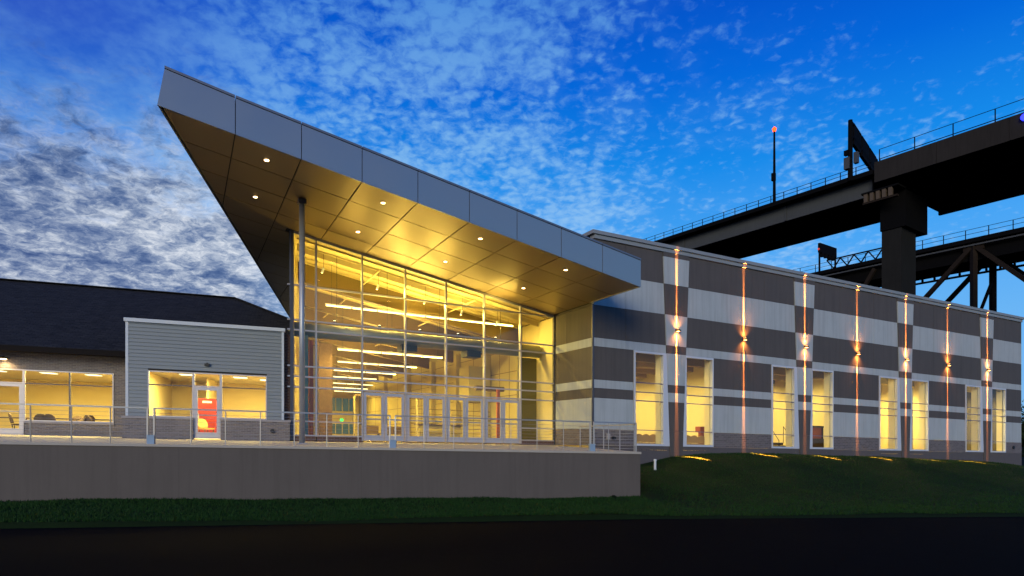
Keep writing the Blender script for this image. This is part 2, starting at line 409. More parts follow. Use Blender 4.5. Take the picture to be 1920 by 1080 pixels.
# ------------------------------------------------------------------ TERRACE
def terrace():
    t = thing('terrace', 'long smooth taupe retaining wall carrying the raised terrace and its pale slab', 'retaining wall', TE.p(-6, 0, -2.1))
    edges = [-30, -24.5, -19.0, -13.5, -8.0, -2.6, 2.43]
    for a, b in zip(edges[:-1], edges[1:]):
        MB().box(TE, a + .0015, b - .0015, -.28, 0, -2.35, -.40).obj('wall_panel', M['terr'], t)
    MB().box(TE, -30, 2.40, -.26, -.02, -2.3, -.42).obj('wall_core', M['joint'], t)
    # return at right end
    MB().box(TE, 2.15, 2.43, -7.0, -.30, -2.3, -.40).obj('return_wall', M['terr'], t)
    # slab falls gently toward its edge
    def q(u, v, L): return TE.p(u, v, L)
    mb = MB(); mb.hexa([q(-30, .03, -.395), q(2.46, .03, -.395), q(2.46, -9.5, -.395), q(-30, -9.5, -.395), q(-30, .03, -.315), q(2.46, .03, -.315), q(2.46, -9.5, -.165), q(-30, -9.5, -.165)])
    mb.obj('slab', M['slab'], t)
terrace()

def rail_section(u0, u1, label, thin, boxed=True):
    t = thing('railing', label, 'railing', TE.p((u0 + u1) / 2, -.12, -.31), 'cable railings along the terrace edge')
    v = -.12
    MB().bar(TE.p(u0, v, .78), TE.p(u1, v, .78), .055, .045).obj('top_rail', M['rail'], t)
    for u in (u0 + .02, u1 - .02):
        MB().bar(TE.p(u, v, -.31), TE.p(u, v, .76), .05, .05).obj('end_post', M['rail'], t)
    for u in thin:
        MB().bar(TE.p(u, v, -.31), TE.p(u, v, .76), .022, .035).obj('post', M['rail'], t)
    for k in range(8):
        L = -.20 + k * .118
        MB().tube(TE.p(u0 + .03, v, L), TE.p(u1 - .03, v, L), .0045, 5).obj('cable', M['rail'], t)
    return t
rail_section(-24.0, -14.36, 'cable railing section at the left end, in front of the dining room windows', [-22.6, -21.5, -20.5, -19.5, -18.45, -17.42, -16.39, -15.38])
rail_section(-14.22, -7.03, 'cable railing section in front of the siding block and left doors', [-13.18, -12.19, -11.16, -10.13, -9.11, -8.10])
rail_section(-6.88, .40, 'cable railing section in front of the four double doors', [-5.88, -4.83, -3.78, -2.73, -1.73, -.69])
rail_section(.52, 2.33, 'short last railing section at the right corner of the terrace', [1.15])
# return rail
t = thing('railing', 'short return railing running back from the right corner toward the striped wall', 'railing', TE.p(2.33, -2, -.31), 'cable railings along the terrace edge')
MB().bar(TE.p(2.33, -.18, .74), TE.p(2.33, -5.6, .74), .05, .045).obj('top_rail', M['rail'], t)
for v in (-.3, -1.5, -3.0, -4.3, -5.5): MB().bar(TE.p(2.33, v, -.31), TE.p(2.33, v, .72), .035, .035).obj('post', M['rail'], t)
for k in range(8): MB().tube(TE.p(2.33, -.2, -.20 + k * .118), TE.p(2.33, -5.6, -.20 + k * .118), .0045, 5).obj('cable', M['rail'], t)
for u, w in ((-14.29, 'left end of the second railing section'), (-6.955, 'joint of railings before the double doors'), (.46, 'railing joint near the right terrace corner')):
    b = MB().box(TE, u - .10, u + .10, -.20, -.04, -.325, -.06); b.box(TE, u - .115, u + .115, -.215, -.025, -.06, -.04)
    tag(b.obj('junction_box', M['bluebox'], loc=TE.p(u, -.12, -.31)), 'blue grey metal box at the ' + w, 'box', 'metal boxes between the railing sections')

# ------------------------------------------------------------------ GLASS ENTRANCE HALL
A = AQ
hall = thing('entrance_hall', 'glass fronted entrance hall under a soaring wedge shaped metal canopy roof', 'building', A.p(-6, 0, -.2))
V0 = 7.30                                            # canopy front
def left_edge(v): return -(18.07 - (7.36 - v) * .285)   # skewed left edge of roof (u)
def fascia_and_roof():
    top = 1.10; UR = -.14
    ujs = [-15.93 + 1.975 * k for k in range(9)]
    us = [left_edge(V0)] + [u for u in ujs if u < UR - .3] + [UR]
    g = .012
    for i, (a, b) in enumerate(zip(us[:-1], us[1:])):
        a2 = a + (g if i else 0); b2 = b - (g if i < len(us) - 2 else 0)
        ta = .19 if i == 0 else 0.0
        vs = []
        bot = [(a2, V0), (b2, V0), (b2, V0 - .05), (a2, V0 - .05)]
        mb = MB(); mb.hexa([A.p(u, v, sky_line(u) - .02) for u, v in bot] + [A.p(u + (ta if u == a2 else 0), v, sky_line(u) + top) for u, v in bot])
        mb.obj('fascia_panel', M['fascia'], hall)
        # coping over each panel
        mb = MB(); cb = [(a2, V0 + .03), (b2, V0 + .03), (b2, V0 - .45), (a2, V0 - .45)]
        mb.hexa([A.p(u + (ta if u == a2 else 0), v, sky_line(u) + top + .012) for u, v in cb] + [A.p(u + (ta if u == a2 else 0), v, sky_line(u) + top + .085) for u, v in cb])
        mb.obj('coping', M['coping'], hall)
    # right end fascia (faces right)
    for v1, v2 in ((V0 - .06, 3.62),):
        mb = MB(); bt = [(UR, v1), (UR - .05, v1), (UR - .05, v2), (UR, v2)]
        mb.hexa([A.p(u, v, sky_line(u) - .02) for u, v in bt] + [A.p(u, v, sky_line(u) + top) for u, v in bt]); mb.obj('side_fascia', M['fascia'], hall)
    # left skewed fascia
    n = 14; VB = -30
    for k in range(n):
        va = V0 - .055 + (VB - V0) * k / n; vb = V0 - .055 + (VB - V0) * (k + 1) / n + .02
        bt = [(left_edge(va), va), (left_edge(va) + .05, va), (left_edge(vb) + .05, vb), (left_edge(vb), vb)]
        mb = MB(); mb.hexa([A.p(u, v, sky_line(u) - .02) for u, v in bt] + [A.p(u + .19, v, sky_line(u) + top) for u, v in bt]); mb.obj('side_fascia', M['fascia'], hall)
    # roof deck (core)
    pl = [(left_edge(V0 - .1) + .25, V0 - .12), (UR - .08, V0 - .12), (UR - .08, 3.7), (.0, 3.55), (.0, -44), (left_edge(-44) + .3, -44)]
    MB().prism([A.p(u, v, sky_line(u) + .05) for u, v in pl], [A.p(u, v, sky_line(u) + top - .1) for u, v in pl]).obj('roof', M['joint'], hall)
    # soffit panels
    rows = [V0 - .055, 5.33, 3.41, 1.50, -.42]
    while rows[-1] > -30: rows.append(rows[-1] - 1.92)
    cols = [-15.93 + 1.975 * k for k in range(-2, 9)]
    g = .020
    def clip(poly, f):     # keep f>=0
        out = []
        for i in range(len(poly)):
            p, q = poly[i], poly[(i + 1) % len(poly)]; a, b = f(p), f(q)
            if a >= 0: out.append(p)
            if (a >= 0) != (b >= 0):
                s = a / (a - b); out.append((p[0] + (q[0] - p[0]) * s, p[1] + (q[1] - p[1]) * s))
        return out
    cc = cols + [UR]
    for r1, r0 in zip(rows[:-1], rows[1:]):
        for c0, c1 in zip(cc[:-1], cc[1:]):
            if c1 - c0 < .3: continue
            poly = [(c0 + g, r1 - g), (c1 - g, r1 - g), (c1 - g, r0 + g), (c0 + g, r0 + g)]
            poly = clip(poly, lambda p: p[0] - left_edge(p[1]) - .11)
            if len(poly) < 3: continue
            if r1 > .2 > r0 and c0 < -13.34 < c1:      # sliver beside the corner post
                e_ = clip(clip(clip(poly, lambda p: .085 - p[1]), lambda p: -13.42 - p[0]), lambda p: p[1] - r0 - g)
                if len(e_) >= 3: MB().prism([A.p(u, v, sky_line(u)) for u, v in e_], [A.p(u, v, sky_line(u) + .03) for u, v in e_]).obj('soffit_panel', M['soffit'], hall)
            # in front of the glass, or left of the hall's side wall
            if r0 >= -.5 and c1 > -13.2: poly = clip(poly, lambda p: p[1] - .10)
            elif r1 < .2: poly = clip(poly, lambda p: (-13.34 - .172 * p[1]) - p[0])
            if c1 > -.5: poly = clip(poly, lambda p: (-.15 - p[0]))
            if len(poly) < 3: continue
            MB().prism([A.p(u, v, sky_line(u)) for u, v in poly], [A.p(u, v, sky_line(u) + .03) for u, v in poly]).obj('soffit_panel', M['soffit'], hall)
fascia_and_roof()
# recessed downlights
for v in (6.22, 2.50):
    for u in (-14.9, -10.95, -7.1, -3.2):
        L = sky_line(u)
        d = MB().tube(A.p(u, v, L - .012), A.p(u, v, L + .02), .095, 16).obj('downlight', M['lampwarm' if False else 'alu'], hall)
        MB().tube(A.p(u, v, L - .022), A.p(u, v, L - .013), .075, 16).obj('lens', M['down'], d)
        spot('downlight_lamp', A.p(u, v, L - .06), (0, 0, -1), 60, (1, .72, .38), 95, .8, .06)
# steel column
c = MB().tube(A.p(-13.4, 3.93, -.27), A.p(-13.4, 3.93, 8.72), .105, 24).obj('column', M['galv'], hall, smooth=False)
c.data.polygons.foreach_set('use_smooth', [len(p.vertices) == 4 for p in c.data.polygons])
MB().box(A, -13.54, -13.26, 3.79, 4.07, 8.72, 8.90).obj('bracket', M['aludark'], c)
MB().box(A, -13.58, -13.22, 3.75, 4.11, -.27, -.235).obj('base_plate', M['galv'], c)

MUL = [-12.18, -10.15, -8.12, -6.09, -4.06, -2.03]
LEV = [6.55, 5.05, 4.62, 3.06, 2.61, 2.15]
def curtain_wall():
    # corner post and jamb
    MB().box(A, -13.27, -13.13, -.10, .09, -.15, sky_line(-13.2) - .005).obj('corner_post', M['aludark'], hall)
    MB().box(A, -.075, -.003, -.08, .08, -.15, sky_line(0) - .01).obj('jamb', M['aludark'], hall)
    for u in MUL:
        MB().box(A, u - .03, u + .03, -.12, .07, -.13 if u > -12 else .02, sky_line(u) - .006).obj('mullion', M['alu'], hall)
    cuts = [-13.13] + [x for u in MUL for x in (u - .031, u + .031)] + [-.076]
    bays = list(zip(cuts[0::2], cuts[1::2]))
    for a, b in bays:
        for L in LEV:
            MB().box(A, a, b, -.06, .075, L - .03, L + .03).obj('transom', M['alu'], hall)
        # sloped head
        MB().hexa([A.p(a, -.06, sky_line(a) - .11), A.p(b, -.06, sky_line(b) - .11), A.p(b, .06, sky_line(b) - .11), A.p(a, .06, sky_line(a) - .11)] + [A.p(a, -.06, sky_line(a) - .008), A.p(b, -.06, sky_line(b) - .008), A.p(b, .06, sky_line(b) - .008), A.p(a, .06, sky_line(a) - .008)]).obj('head_rail', M['alu'], hall)
        doorbay = -10.2 < a < -2.1
        levels = [2.15] + LEV[:5][::-1] if doorbay else [0.04, .67, 2.15] + LEV[:5][::-1]
        if not doorbay:
            MB().box(A, a, b, -.06, .075, .03, .09).obj('sill', M['alu'], hall)
            MB().box(A, a, b, -.06, .07, .65, .70).obj('transom', M['alu'], hall)
            MB().box(A, a, b, -.25, .05, -.25, .028).obj('base_brick', M['brickRed'], hall)
        for l0, l1 in zip(levels[:-1], levels[1:]):
            MB().add([A.p(a, .0, l0), A.p(b, .0, l0), A.p(b, .0, l1), A.p(a, .0, l1)], [(0, 1, 2, 3)]).obj('glass_pane', M['glass'], hall)
        MB().add([A.p(a, 0, levels[-1]), A.p(b, 0, levels[-1]), A.p(b, 0, sky_line(b) - .1), A.p(a, 0, sky_line(a) - .1)], [(0, 1, 2, 3)]).obj('glass_pane', M['glass'], hall)
    # fins reaching left past the corner post
    for L in LEV + [.67, .06]:
        MB().box(A, -13.38, -13.275, -.06, .07, L - .03, L + .03).obj('transom', M['alu'], hall)
    # doors: four pairs
    for a, b in bays:
        if not (-10.2 < a < -2.1): continue
        mid = (a + b) / 2
        for s, (d0, d1) in ((-1, (a + .03, mid - .012)), (1, (mid + .012, b - .03))):
            st = .125
            mb = MB(); mb.box(A, d0, d0 + st, -.03, .03, -.12, 2.08); mb.box(A, d1 - st, d1, -.03, .03, -.12, 2.08)
            mb.box(A, d0 + st, d1 - st, -.03, .03, -.12, .14); mb.box(A, d0 + st, d1 - st, -.03, .03, 1.94, 2.08)
            d = mb.obj('door', M['alu'], hall)
            MB().add([A.p(d0 + st, 0, .14), A.p(d1 - st, 0, .14), A.p(d1 - st, 0, 1.94), A.p(d0 + st, 0, 1.94)], [(0, 1, 2, 3)]).obj('pane', M['glass'], d)
            hx = d1 - st / 2 if s < 0 else d0 + st / 2
            mb = MB(); mb.tube(A.p(hx, .09, .72), A.p(hx, .09, 1.08), .014, 8); mb.tube(A.p(hx, .03, .75), A.p(hx, .09, .75), .012, 6); mb.tube(A.p(hx, .03, 1.05), A.p(hx, .09, 1.05), .012, 6)
            mb.obj('handle', M['rail'], d)
            MB().box(A, d0 + st, d1 - st, -.10, -.05, .84, .90).obj('push_bar', M['galv'], d)
curtain_wall()
def hall_inside():
    def q(a, v, L): return A.p(a, v, L)
    D = -42
    MB().box(A, -14.5, .0, D, -.27, -.35, -.135).obj('floor', M['floor'], hall)
    # right interior wall (behind the return wall): tan, with ribs
    MB().box(A, -.02, .10, D, -3.6, -.13, 6.5).obj('interior_wall', M['wallT'], hall)
    MB().box(A, -.02, .10, -3.55, -.13, -.13, 6.55).obj('interior_wall', M['wallY'], hall)
    for v in (-8, -13, -18, -24, -31): MB().box(A, -.35, -.03, v - .25, v + .25, -.13, 6.0).obj('pilaster', M['wallT'], hall)
    for L in (1.3, 2.7, 4.1, 5.4): MB().box(A, -.03, -.021, -41, -3.7, L, L + .035).obj('wall_joint', M['beam'], hall)
    for v in (-5.2, -6.5, -10.5, -15.5, -21, -27.5, -35): MB().box(A, -.034, -.022, v, v + .035, -.1, 6.3).obj('wall_joint', M['beam'], hall)
    # left interior wall follows the wing next door
    pl = lambda v, o: (-13.12 - .172 * v + o, v)
    c = [pl(-.15, -.12), pl(-.15, 0), pl(D, 0), pl(D, -.12)]
    MB().prism([A.p(u, v, -.13) for u, v in c], [A.p(u, v, sky_line(u) - .02) for u, v in c]).obj('interior_wall', M['wallT'], hall)
    MB().box(A, -9.0, .0, D - .2, D, -.13, 7.2).obj('end_wall', M['wallY'], hall)
    # deck ceiling
    c = [(-13.1, -.15), (-.02, -.15), (-.02, D), (-6.0, D)]
    MB().prism([A.p(u, v, sky_line(u) - .03) for u, v in c], [A.p(u, v, sky_line(u) + .03) for u, v in c]).obj('ceiling', M['deck'], hall)
    def roof_beam(v, w, d, m, name='roof_beam'):
        ul = -13.0 - .172 * v
        MB().hexa([q(ul, v - w, sky_line(ul) - d), q(-.05, v - w, sky_line(0) - d), q(-.05, v + w, sky_line(0) - d), q(ul, v + w, sky_line(ul) - d), q(ul, v - w, sky_line(ul) - .05), q(-.05, v - w, sky_line(0) - .05), q(-.05, v + w, sky_line(0) - .05), q(ul, v + w, sky_line(ul) - .05)]).obj(name, m, hall)
    for k in range(8): roof_beam(-4.2 - 5.0 * k, .20, 1.05, M['beam'])
    for k in range(4): roof_beam(-1.7 - 5.0 * k, .05, .32, M['deck'], 'joist')
    for k in range(14): roof_beam(-.6 - .85 * k, .03, .12, M['deck'], 'deck_rib')
    for u in (-9.2, -4.4): MB().box(A, u - .025, u + .025, -20, -.3, sky_line(u) - .42, sky_line(u) - .36).obj('conduit', M['deck'], hall)
    # bulkhead box on the right wall and olive panel, door casing
    MB().box(A, -1.6, -.12, -9.2, -7.6, 2.4, 4.6).obj('bulkhead', M['wallT'], hall)
    MB().box(A, -1.25, -.10, -1.9, -1.75, -.13, 4.55).obj('olive_panel', M['olive'], hall)
    MB().box(A, -1.95, -1.78, -3.0, -2.9, -.13, 2.9).obj('door_casing', M['rust'], hall)
    MB().box(A, -3.1, -1.4, -3.4, -3.1, 2.75, 3.0).obj('door_header', M['beam'], hall)
    for (u, v, w, L0, L1, m) in ((-12.5, -1.0, .15, -.13, 4.6, 'teal'), (-12.05, -1.9, .09, -.13, 4.5, 'rust'), (-11.65, -2.9, .12, -.13, 4.4, 'wallY'), (-11.05, -5.6, .72, -.13, 4.95, 'stone')):
        MB().box(A, u - w, u + w, v - .3, v, L0, L1).obj('wall_panel', M[m], hall)
    # low ceiling soffit with header across the passage
    MB().box(A, -12.6, -.1, -5.35, -5.15, 5.15, 5.45).obj('header_beam', M['wallT'], hall)
    # far windows
    for k in range(4):
        u = -3.2 + k * .72
        MB().box(A, u, u + .6, D + .01, D + .08, 2.9, 4.3).obj('far_window', M['farwin'], hall)
        MB().box(A, u, u + .6, D + .01, D + .08, .4, 1.5).obj('far_window', M['farwin'], hall)
    # inner vestibule screens seen through the doors
    for u in (-9.0, -7.2, -5.4, -3.4):
        MB().box(A, u - .05, u + .05, -6.4, -6.3, -.13, 2.3).obj('inner_post', M['wallT'], hall)
    MB().box(A, -9.0, -3.4, -6.4, -6.3, 2.3, 2.42).obj('inner_header', M['beam'], hall)
    for k in range(7): MB().box(A, -5.4, -.2, -7.55, -7.5, .1 + k * .28, .13 + k * .28).obj('wall_slat', M['beam'], hall)
hall_inside()
# hanging things in the hall
d = MB().tube(A.p(-12.9, -1.35, 4.86), A.p(-.2, -1.35, 4.86), .33, 20); 
dt = thing('air_duct', 'round grey air duct running the width of the hall behind the glass', 'duct', A.p(-6, -1.35, 4.86)); o = d.obj('pipe', M['duct'], dt, smooth=True)
for u in (-7.6, -4.2):
    mb = MB(); mb.box(A, u - .38, u + .38, -1.75, -.95, 4.25, 4.56); mb.obj('diffuser', M['black'], dt)
for u in (-11, -8.6, -5.9, -2.5): MB().tube(A.p(u, -1.35, 5.18), A.p(u, -1.35, sky_line(u) - .1), .012, 6).obj('hanger', M['black'], dt)
rows_spec = [(-2.91, 6.42, -11.22, -.95, 'longest and highest linear light, hung right behind the glass'),
             (-4.99, 4.6, -10.21, -4.34, 'second linear light from the glass, just beyond the grey duct'),
             (-10.48, 4.6, -9.05, -3.98, 'third linear light from the glass in the hall'),
             (-15.63, 4.6, -8.21, -3.78, 'fourth linear light from the glass in the hall'),
             (-20.35, 4.6, -7.28, -3.9, 'fifth linear light from the glass in the hall'),
             (-26.14, 4.6, -6.09, -2.62, 'sixth linear light from the glass, deep in the hall'),
             (-30.82, 4.6, -5.13, -1.87, 'seventh linear light from the glass, deep in the hall'),
             (-35.54, 4.6, -4.05, -1.19, 'farthest linear light at the end of the hall')]
for v, L, a, b, lab in rows_spec:
    t = thing('linear_light', lab, 'pendant light', A.p((a + b) / 2, v, L), 'linear lights hung in rows through the hall')
    n = max(3, int(round((b - a) / 1.25))); w = (b - a) / n
    MB().box(A, a, b, v - .05, v + .05, L + .03, L + .09).obj('housing', M['alu'], t)
    for k in range(n): MB().box(A, a + k * w + .04, a + (k + 1) * w - .04, v - .045, v + .045, L - .03, L + .028).obj('tube', M['tube'], t)
    for u in (a + .3, (a + b) / 2, b - .3): MB().tube(A.p(u, v, L + .09), A.p(u, v, sky_line(u) - .1), .008, 5).obj('wire', M['black'], t)
    pw = 200 * (b - a) if v > -4 else 215 * (b - a)
    area('linear_lamp', A.p((a + b) / 2, v, L - .06), b - a, .12, pw * .6, WARM, True, R(27.25))
    area('linear_lamp', A.p((a + b) / 2, v, L + .12), b - a, .12, pw * (.10 if v > -4 else .5), WARM, False, R(27.25))
t = thing('reception_desk', 'low tan reception desk standing inside behind the middle double doors', 'desk', A.p(-3.2, -8.5, -.13))
MB().box(A, -4.6, -1.9, -8.9, -8.2, -.13, .86).obj('front', M['wallT'], t); MB().box(A, -4.7, -1.8, -8.95, -8.12, .862, .92).obj('top', M['wood'], t)
for u, v, w_ in ((-6.6, -12.0, 'left dark waiting bench deep inside the lobby'), (-5.0, -12.0, 'right dark waiting bench deep inside the lobby')):
    t = thing('bench', w_, 'bench', A.p(u, v, -.13), 'waiting benches in the lobby')
    MB().box(A, u - .6, u + .6, v - .25, v + .25, .27, .36).obj('seat', M['chair'], t); MB().box(A, u - .6, u + .6, v - .3, v - .252, .362, .80).obj('backrest', M['chair'], t)
    for a_ in (-.5, .5): MB().box(A, u + a_ - .03, u + a_ + .03, v - .2, v + .2, -.13, .268).obj('leg', M['black'], t)
# row of small uplights above the duct, behind the glass
for u in (-11.2, -9.1, -7.1, -5.1, -3.0):
    L = 5.25
    t = thing('uplight', 'small uplight on top of the duct, number from the left among its row', 'uplight', A.p(u, -.9, L), 'uplights on the duct')
    MB().tube(A.p(u, -.9, L - .1), A.p(u, -.9, L + .08), .06, 10).obj('body', M['black'], t)
    MB().tube(A.p(u, -.9, L + .081), A.p(u, -.9, L + .095), .05, 10).obj('lens', M['lampwarm'], t)
    spot('uplight_lamp', A.p(u, -.9, L + .2), (A.v[0] * .35, A.v[1] * .35, 1.0), (16 if u < -8 else 8) * (sky_line(u) - L) ** 2, WARM, 150, .9, .08)
    spot('uplight_lamp', A.p(u, -1.0, L + .2), (-A.v[0] * .9, -A.v[1] * .9, 1.0), 55 * (sky_line(u) - L) ** 2, WARM, 140, .9, .08)  # extra inward lamp, added to brighten the ceiling deck
names = ['leftmost', 'second', 'middle', 'fourth', 'rightmost']
k = 0
for o in list(COL.objects):
    if o.name.startswith('uplight') and o.type == 'EMPTY':
        o['label'] = names[k] + ' small black uplight in the row above the grey air duct'; k += 1
tag(MB().box(A, -3.35, -3.05, -36, -35.9, 1.65, 1.9).obj('exit_sign', M['greensign'], loc=A.p(-3.2, -36, 1.7)), 'small glowing green sign deep in the hall', 'sign')
for k, (u, v, w_) in enumerate(((-11.6, -1.7, 'leftmost'), (-9.0, -1.7, 'second'), (-6.6, -1.7, 'middle'), (-4.6, -1.7, 'fourth'), (-2.6, -1.7, 'rightmost'))):
    L = sky_line(u) - .95
    t = thing('track_spot', w_ + ' small spotlight hung under the sloping ceiling behind the top panes', 'spotlight', A.p(u, v, L), 'spotlights under the sloping ceiling')
    MB().tube(A.p(u, v, L), A.p(u + .06, v + .06, L + .22), .055, 10).obj('body', M['trim'], t); MB().tube(A.p(u, v, L - .012), A.p(u, v, L - .002), .045, 10).obj('lens', M['lampwarm'], t)
    MB().tube(A.p(u + .06, v + .06, L + .22), A.p(u + .06, v + .06, L + .9), .01, 5).obj('stem', M['black'], t)
    spot('track_spot_lamp', A.p(u, v, L - .06), (A.u[0] * .75 + A.v[0] * .6, A.u[1] * .75 + A.v[1] * .6, -.75), 300, WARM, 130, .8, .03)

# ------------------------------------------------------------------ STRIPED HALL
W = CW
shall = thing('striped_hall', 'long hall faced in dark and pale striped precast with tapered pilasters', 'building', W.p(19, 0, -.5))
PC = [5.06 + 9.64 * k for k in range(4)]; END = 38.78
BANDS = [(.67, 2.15, 'white'), (2.15, 2.62, 'dark'), (2.62, 3.02, 'white'), (3.02, 4.61, 'dark'), (4.61, 5.02, 'white'), (5.02, 6.58, 'dark'), (6.58, 8.13, 'white'), (8.13, 9.72, 'dark')]
SW = {'white': 'dark', 'dark': 'white'}
def half(L): return .40 + (.86 - .40) * max(0, min(1, (L + .6) / 10.3))      # pilaster half width
def wall_piece(u0, u1, L0, L1, m, sl0=None, sl1=None, name='wall_panel'):
    """a precast piece; sl0/sl1: pilaster centre whose slanting side bounds it"""
    g = .007; v = 0.0
    e = lambda L, u, c, s: (c + s * (half(L) + .006)) if c is not None else u
    ub0 = e(L0, u0 + g, sl0, 1); ut0 = e(L1, u0 + g, sl0, 1); ub1 = e(L0, u1 - g, sl1, -1); ut1 = e(L1, u1 - g, sl1, -1)
    gz = .003
    pts = [W.p(ub0, -.18, L0 + gz), W.p(ub1, -.18, L0 + gz), W.p(ub1, v, L0 + gz), W.p(ub0, v, L0 + gz), W.p(ut0, -.18, L1 - gz), W.p(ut1, -.18, L1 - gz), W.p(ut1, v, L1 - gz), W.p(ut0, v, L1 - gz)]
    MB().hexa(pts).obj(name, m, shall)
def striped_wall():
    WIN = []
    for c in PC: WIN += [(c - 2.68, c - .70, 'L', c), (c + .60 + .0, c + 2.56, 'R', c)]
    for L0, L1, col in BANDS:
        upper = L0 >= 4.6
        # spans between pilasters
        spans = [(0.0, None, PC[0])] + [(None, PC[k], PC[k + 1]) for k in range(3)] + [(None, PC[3], None)]
        for i, sp in enumerate(spans):
            a = PC[i - 1] if i > 0 else None; b = PC[i] if i < 4 else None
            if upper:
                if a is None: js = [(0, 1.86), (1.86, b)]
                elif b is None: js = [(a, END)]
                else: js = [(a, a + 3.2), (a + 3.2, a + 6.42), (a + 6.42, b)]
                for k, (x, y) in enumerate(js):
                    wall_piece(x, y, L0, L1, M[col], sl0=a if (k == 0 and a is not None) else None, sl1=b if (k == len(js) - 1 and b is not None) else None)
            else:
                x0 = 0.0 if a is None else a + 2.58; x1 = END if b is None else b - 2.70
                if a is not None and b is not None:
                    m_ = (x0 + x1) / 2
                    wall_piece(x0, m_, L0, L1, M[col]); wall_piece(m_, x1, L0, L1, M[col])
                else: wall_piece(x0, x1, L0, L1, M[col])
    # block base, butted under the panels
    for i in range(5):
        a = PC[i - 1] if i > 0 else None; b = PC[i] if i < 4 else None
        x0 = 0.0 if a is None else a + 2.58; x1 = END if b is None else b - 2.70
        MB().box(W, x0 + .003, x1 - .003, -.18, -.004 + .02, -.12, .664).obj('block_base', M['brickR'], shall)
    for c in PC:
        for (x0, x1) in ((c - 2.68, c - .44), (c + .44, c + 2.56)): MB().box(W, x0 + .003, x1 - .003, -.18, .012, -.30, -.10).obj('block_base', M['footing'], shall)
    k = 0
    n = 16
    for i in range(n):
        x0 = END * i / n; x1 = END * (i + 1) / n
        MB().box(W, x0 + .004, x1 - .004, -.2, .02, -2.6, -.31 if any(abs((x0 + x1) / 2 - c) < 2.8 for c in PC) else -.125).obj('footing', M['footing'], shall)
    # pilasters
    for c in PC:
        segs = [(-.9, .67, 'dark'), (.67, 2.15, 'dark')] + [(a, b, SW[m]) for a, b, m in BANDS[1:7]] + [(8.13, 9.50, 'white'), (9.50, 9.72, 'dark')]
        for L0, L1, col in segs:
            a, b = half(L0), half(L1); g = .003
            pts = [W.p(c - a, -.18, L0 + g), W.p(c + a, -.18, L0 + g), W.p(c + a, .06, L0 + g), W.p(c - a, .06, L0 + g), W.p(c - b, -.18, L1 - g), W.p(c + b, -.18, L1 - g), W.p(c + b, .06, L1 - g), W.p(c - b, .06, L1 - g)]
            MB().hexa(pts).obj('pilaster_block', M[col], shall)
    # coping, two steps, with parts between pilasters reading deeper
    js = [0, 4.19, 5.93, 9.9, 13.83, 15.57, 19.5, 23.47, 25.21, 29.1, 33.11, 34.85, END]
    for x0, x1 in zip(js[:-1], js[1:]):
        a_, b_ = x0 + .004, x1 - .004
        if x0 == 0: a_ = -.14
        if x1 == END: b_ = END + .14
        MB().box(W, a_, b_, -.4, .15, 9.93, 10.10).obj('coping', M['trimc'], shall)
        MB().box(W, a_ if x0 else 0.0, b_ if x1 != END else END, -.3, .075, 9.73, 9.925).obj('coping', M['trimc'], shall)
    # dark corner angle
    MB().box(W, -.11, -.012, -.02, .05, -.14, 6.60).obj('corner_trim', M['aludark'], shall)
    # windows
    for c in PC:
        for side in (-1, 1):
            out = c - 2.68 if side < 0 else c + 2.56
            i_b = c + side * (half(0) + .01); i_t = c + side * (half(4.6) + .01)
            gl = (c - 2.60, c - .86) if side < 0 else (c + .69, c + 2.48)
            wn = MB(); F = lambda u, v, L: W.p(u, v, L)
            # outer thin jamb, head, sill
            o0, o1 = (out, gl[0]) if side < 0 else (gl[1], out)
            wn.box(W, o0, o1, -.12, .045, -.10, 4.60)
            # tapered inner jamb filling to the pilaster
            a0, a1 = (gl[1], i_b) if side < 0 else (i_b, gl[0]); b0, b1 = (gl[1], i_t) if side < 0 else (i_t, gl[0])
            wn.hexa([F(a0, -.12, -.10), F(a1, -.12, -.10), F(a1, .045, -.10), F(a0, .045, -.10), F(b0, -.12, 4.60), F(b1, -.12, 4.60), F(b1, .045, 4.60), F(b0, .045, 4.60)])
            wn.box(W, gl[0], gl[1], -.12, .043, 4.50, 4.597)
            wn.box(W, gl[0], gl[1], -.12, .055, -.10, .005)
            w = wn.obj('window', M['winframe'], shall)
            for L in (3.03, 2.56, 2.13, .68):
                MB().box(W, gl[0], gl[1], -.06, .03, L - (.022 if L > 1 else .018), L + (.022 if L > 1 else .018)).obj('mullion', M['mullb'], w)
            for l0, l1 in zip((.005, .70, 2.15, 2.58, 3.05), (.66, 2.11, 2.54, 3.01, 4.50)):
                MB().add([F(gl[0], -.02, l0), F(gl[1], -.02, l0), F(gl[1], -.02, l1), F(gl[0], -.02, l1)], [(0, 1, 2, 3)]).obj('pane', M['glassw'], w)
            # deep interior reveal
            MB().box(W, gl[1] - .0, gl[1] + .10, -.55, -.185, -.1, 4.6).obj('reveal', M['wallY'], w)
            MB().box(W, gl[0] - .10, gl[0], -.55, -.185, -.1, 4.6).obj('reveal', M['wallY'], w)
M['trimc'] = mat('coping_grey', (.30, .31, .31), .55, .2, var=.08)
M['winframe'] = mat('pale_window_frame', (.62, .64, .70), .45, .1)
M['mullb'] = mat('grey_blue_mullion', (.16, .16, .26), .45, .2)
striped_wall()
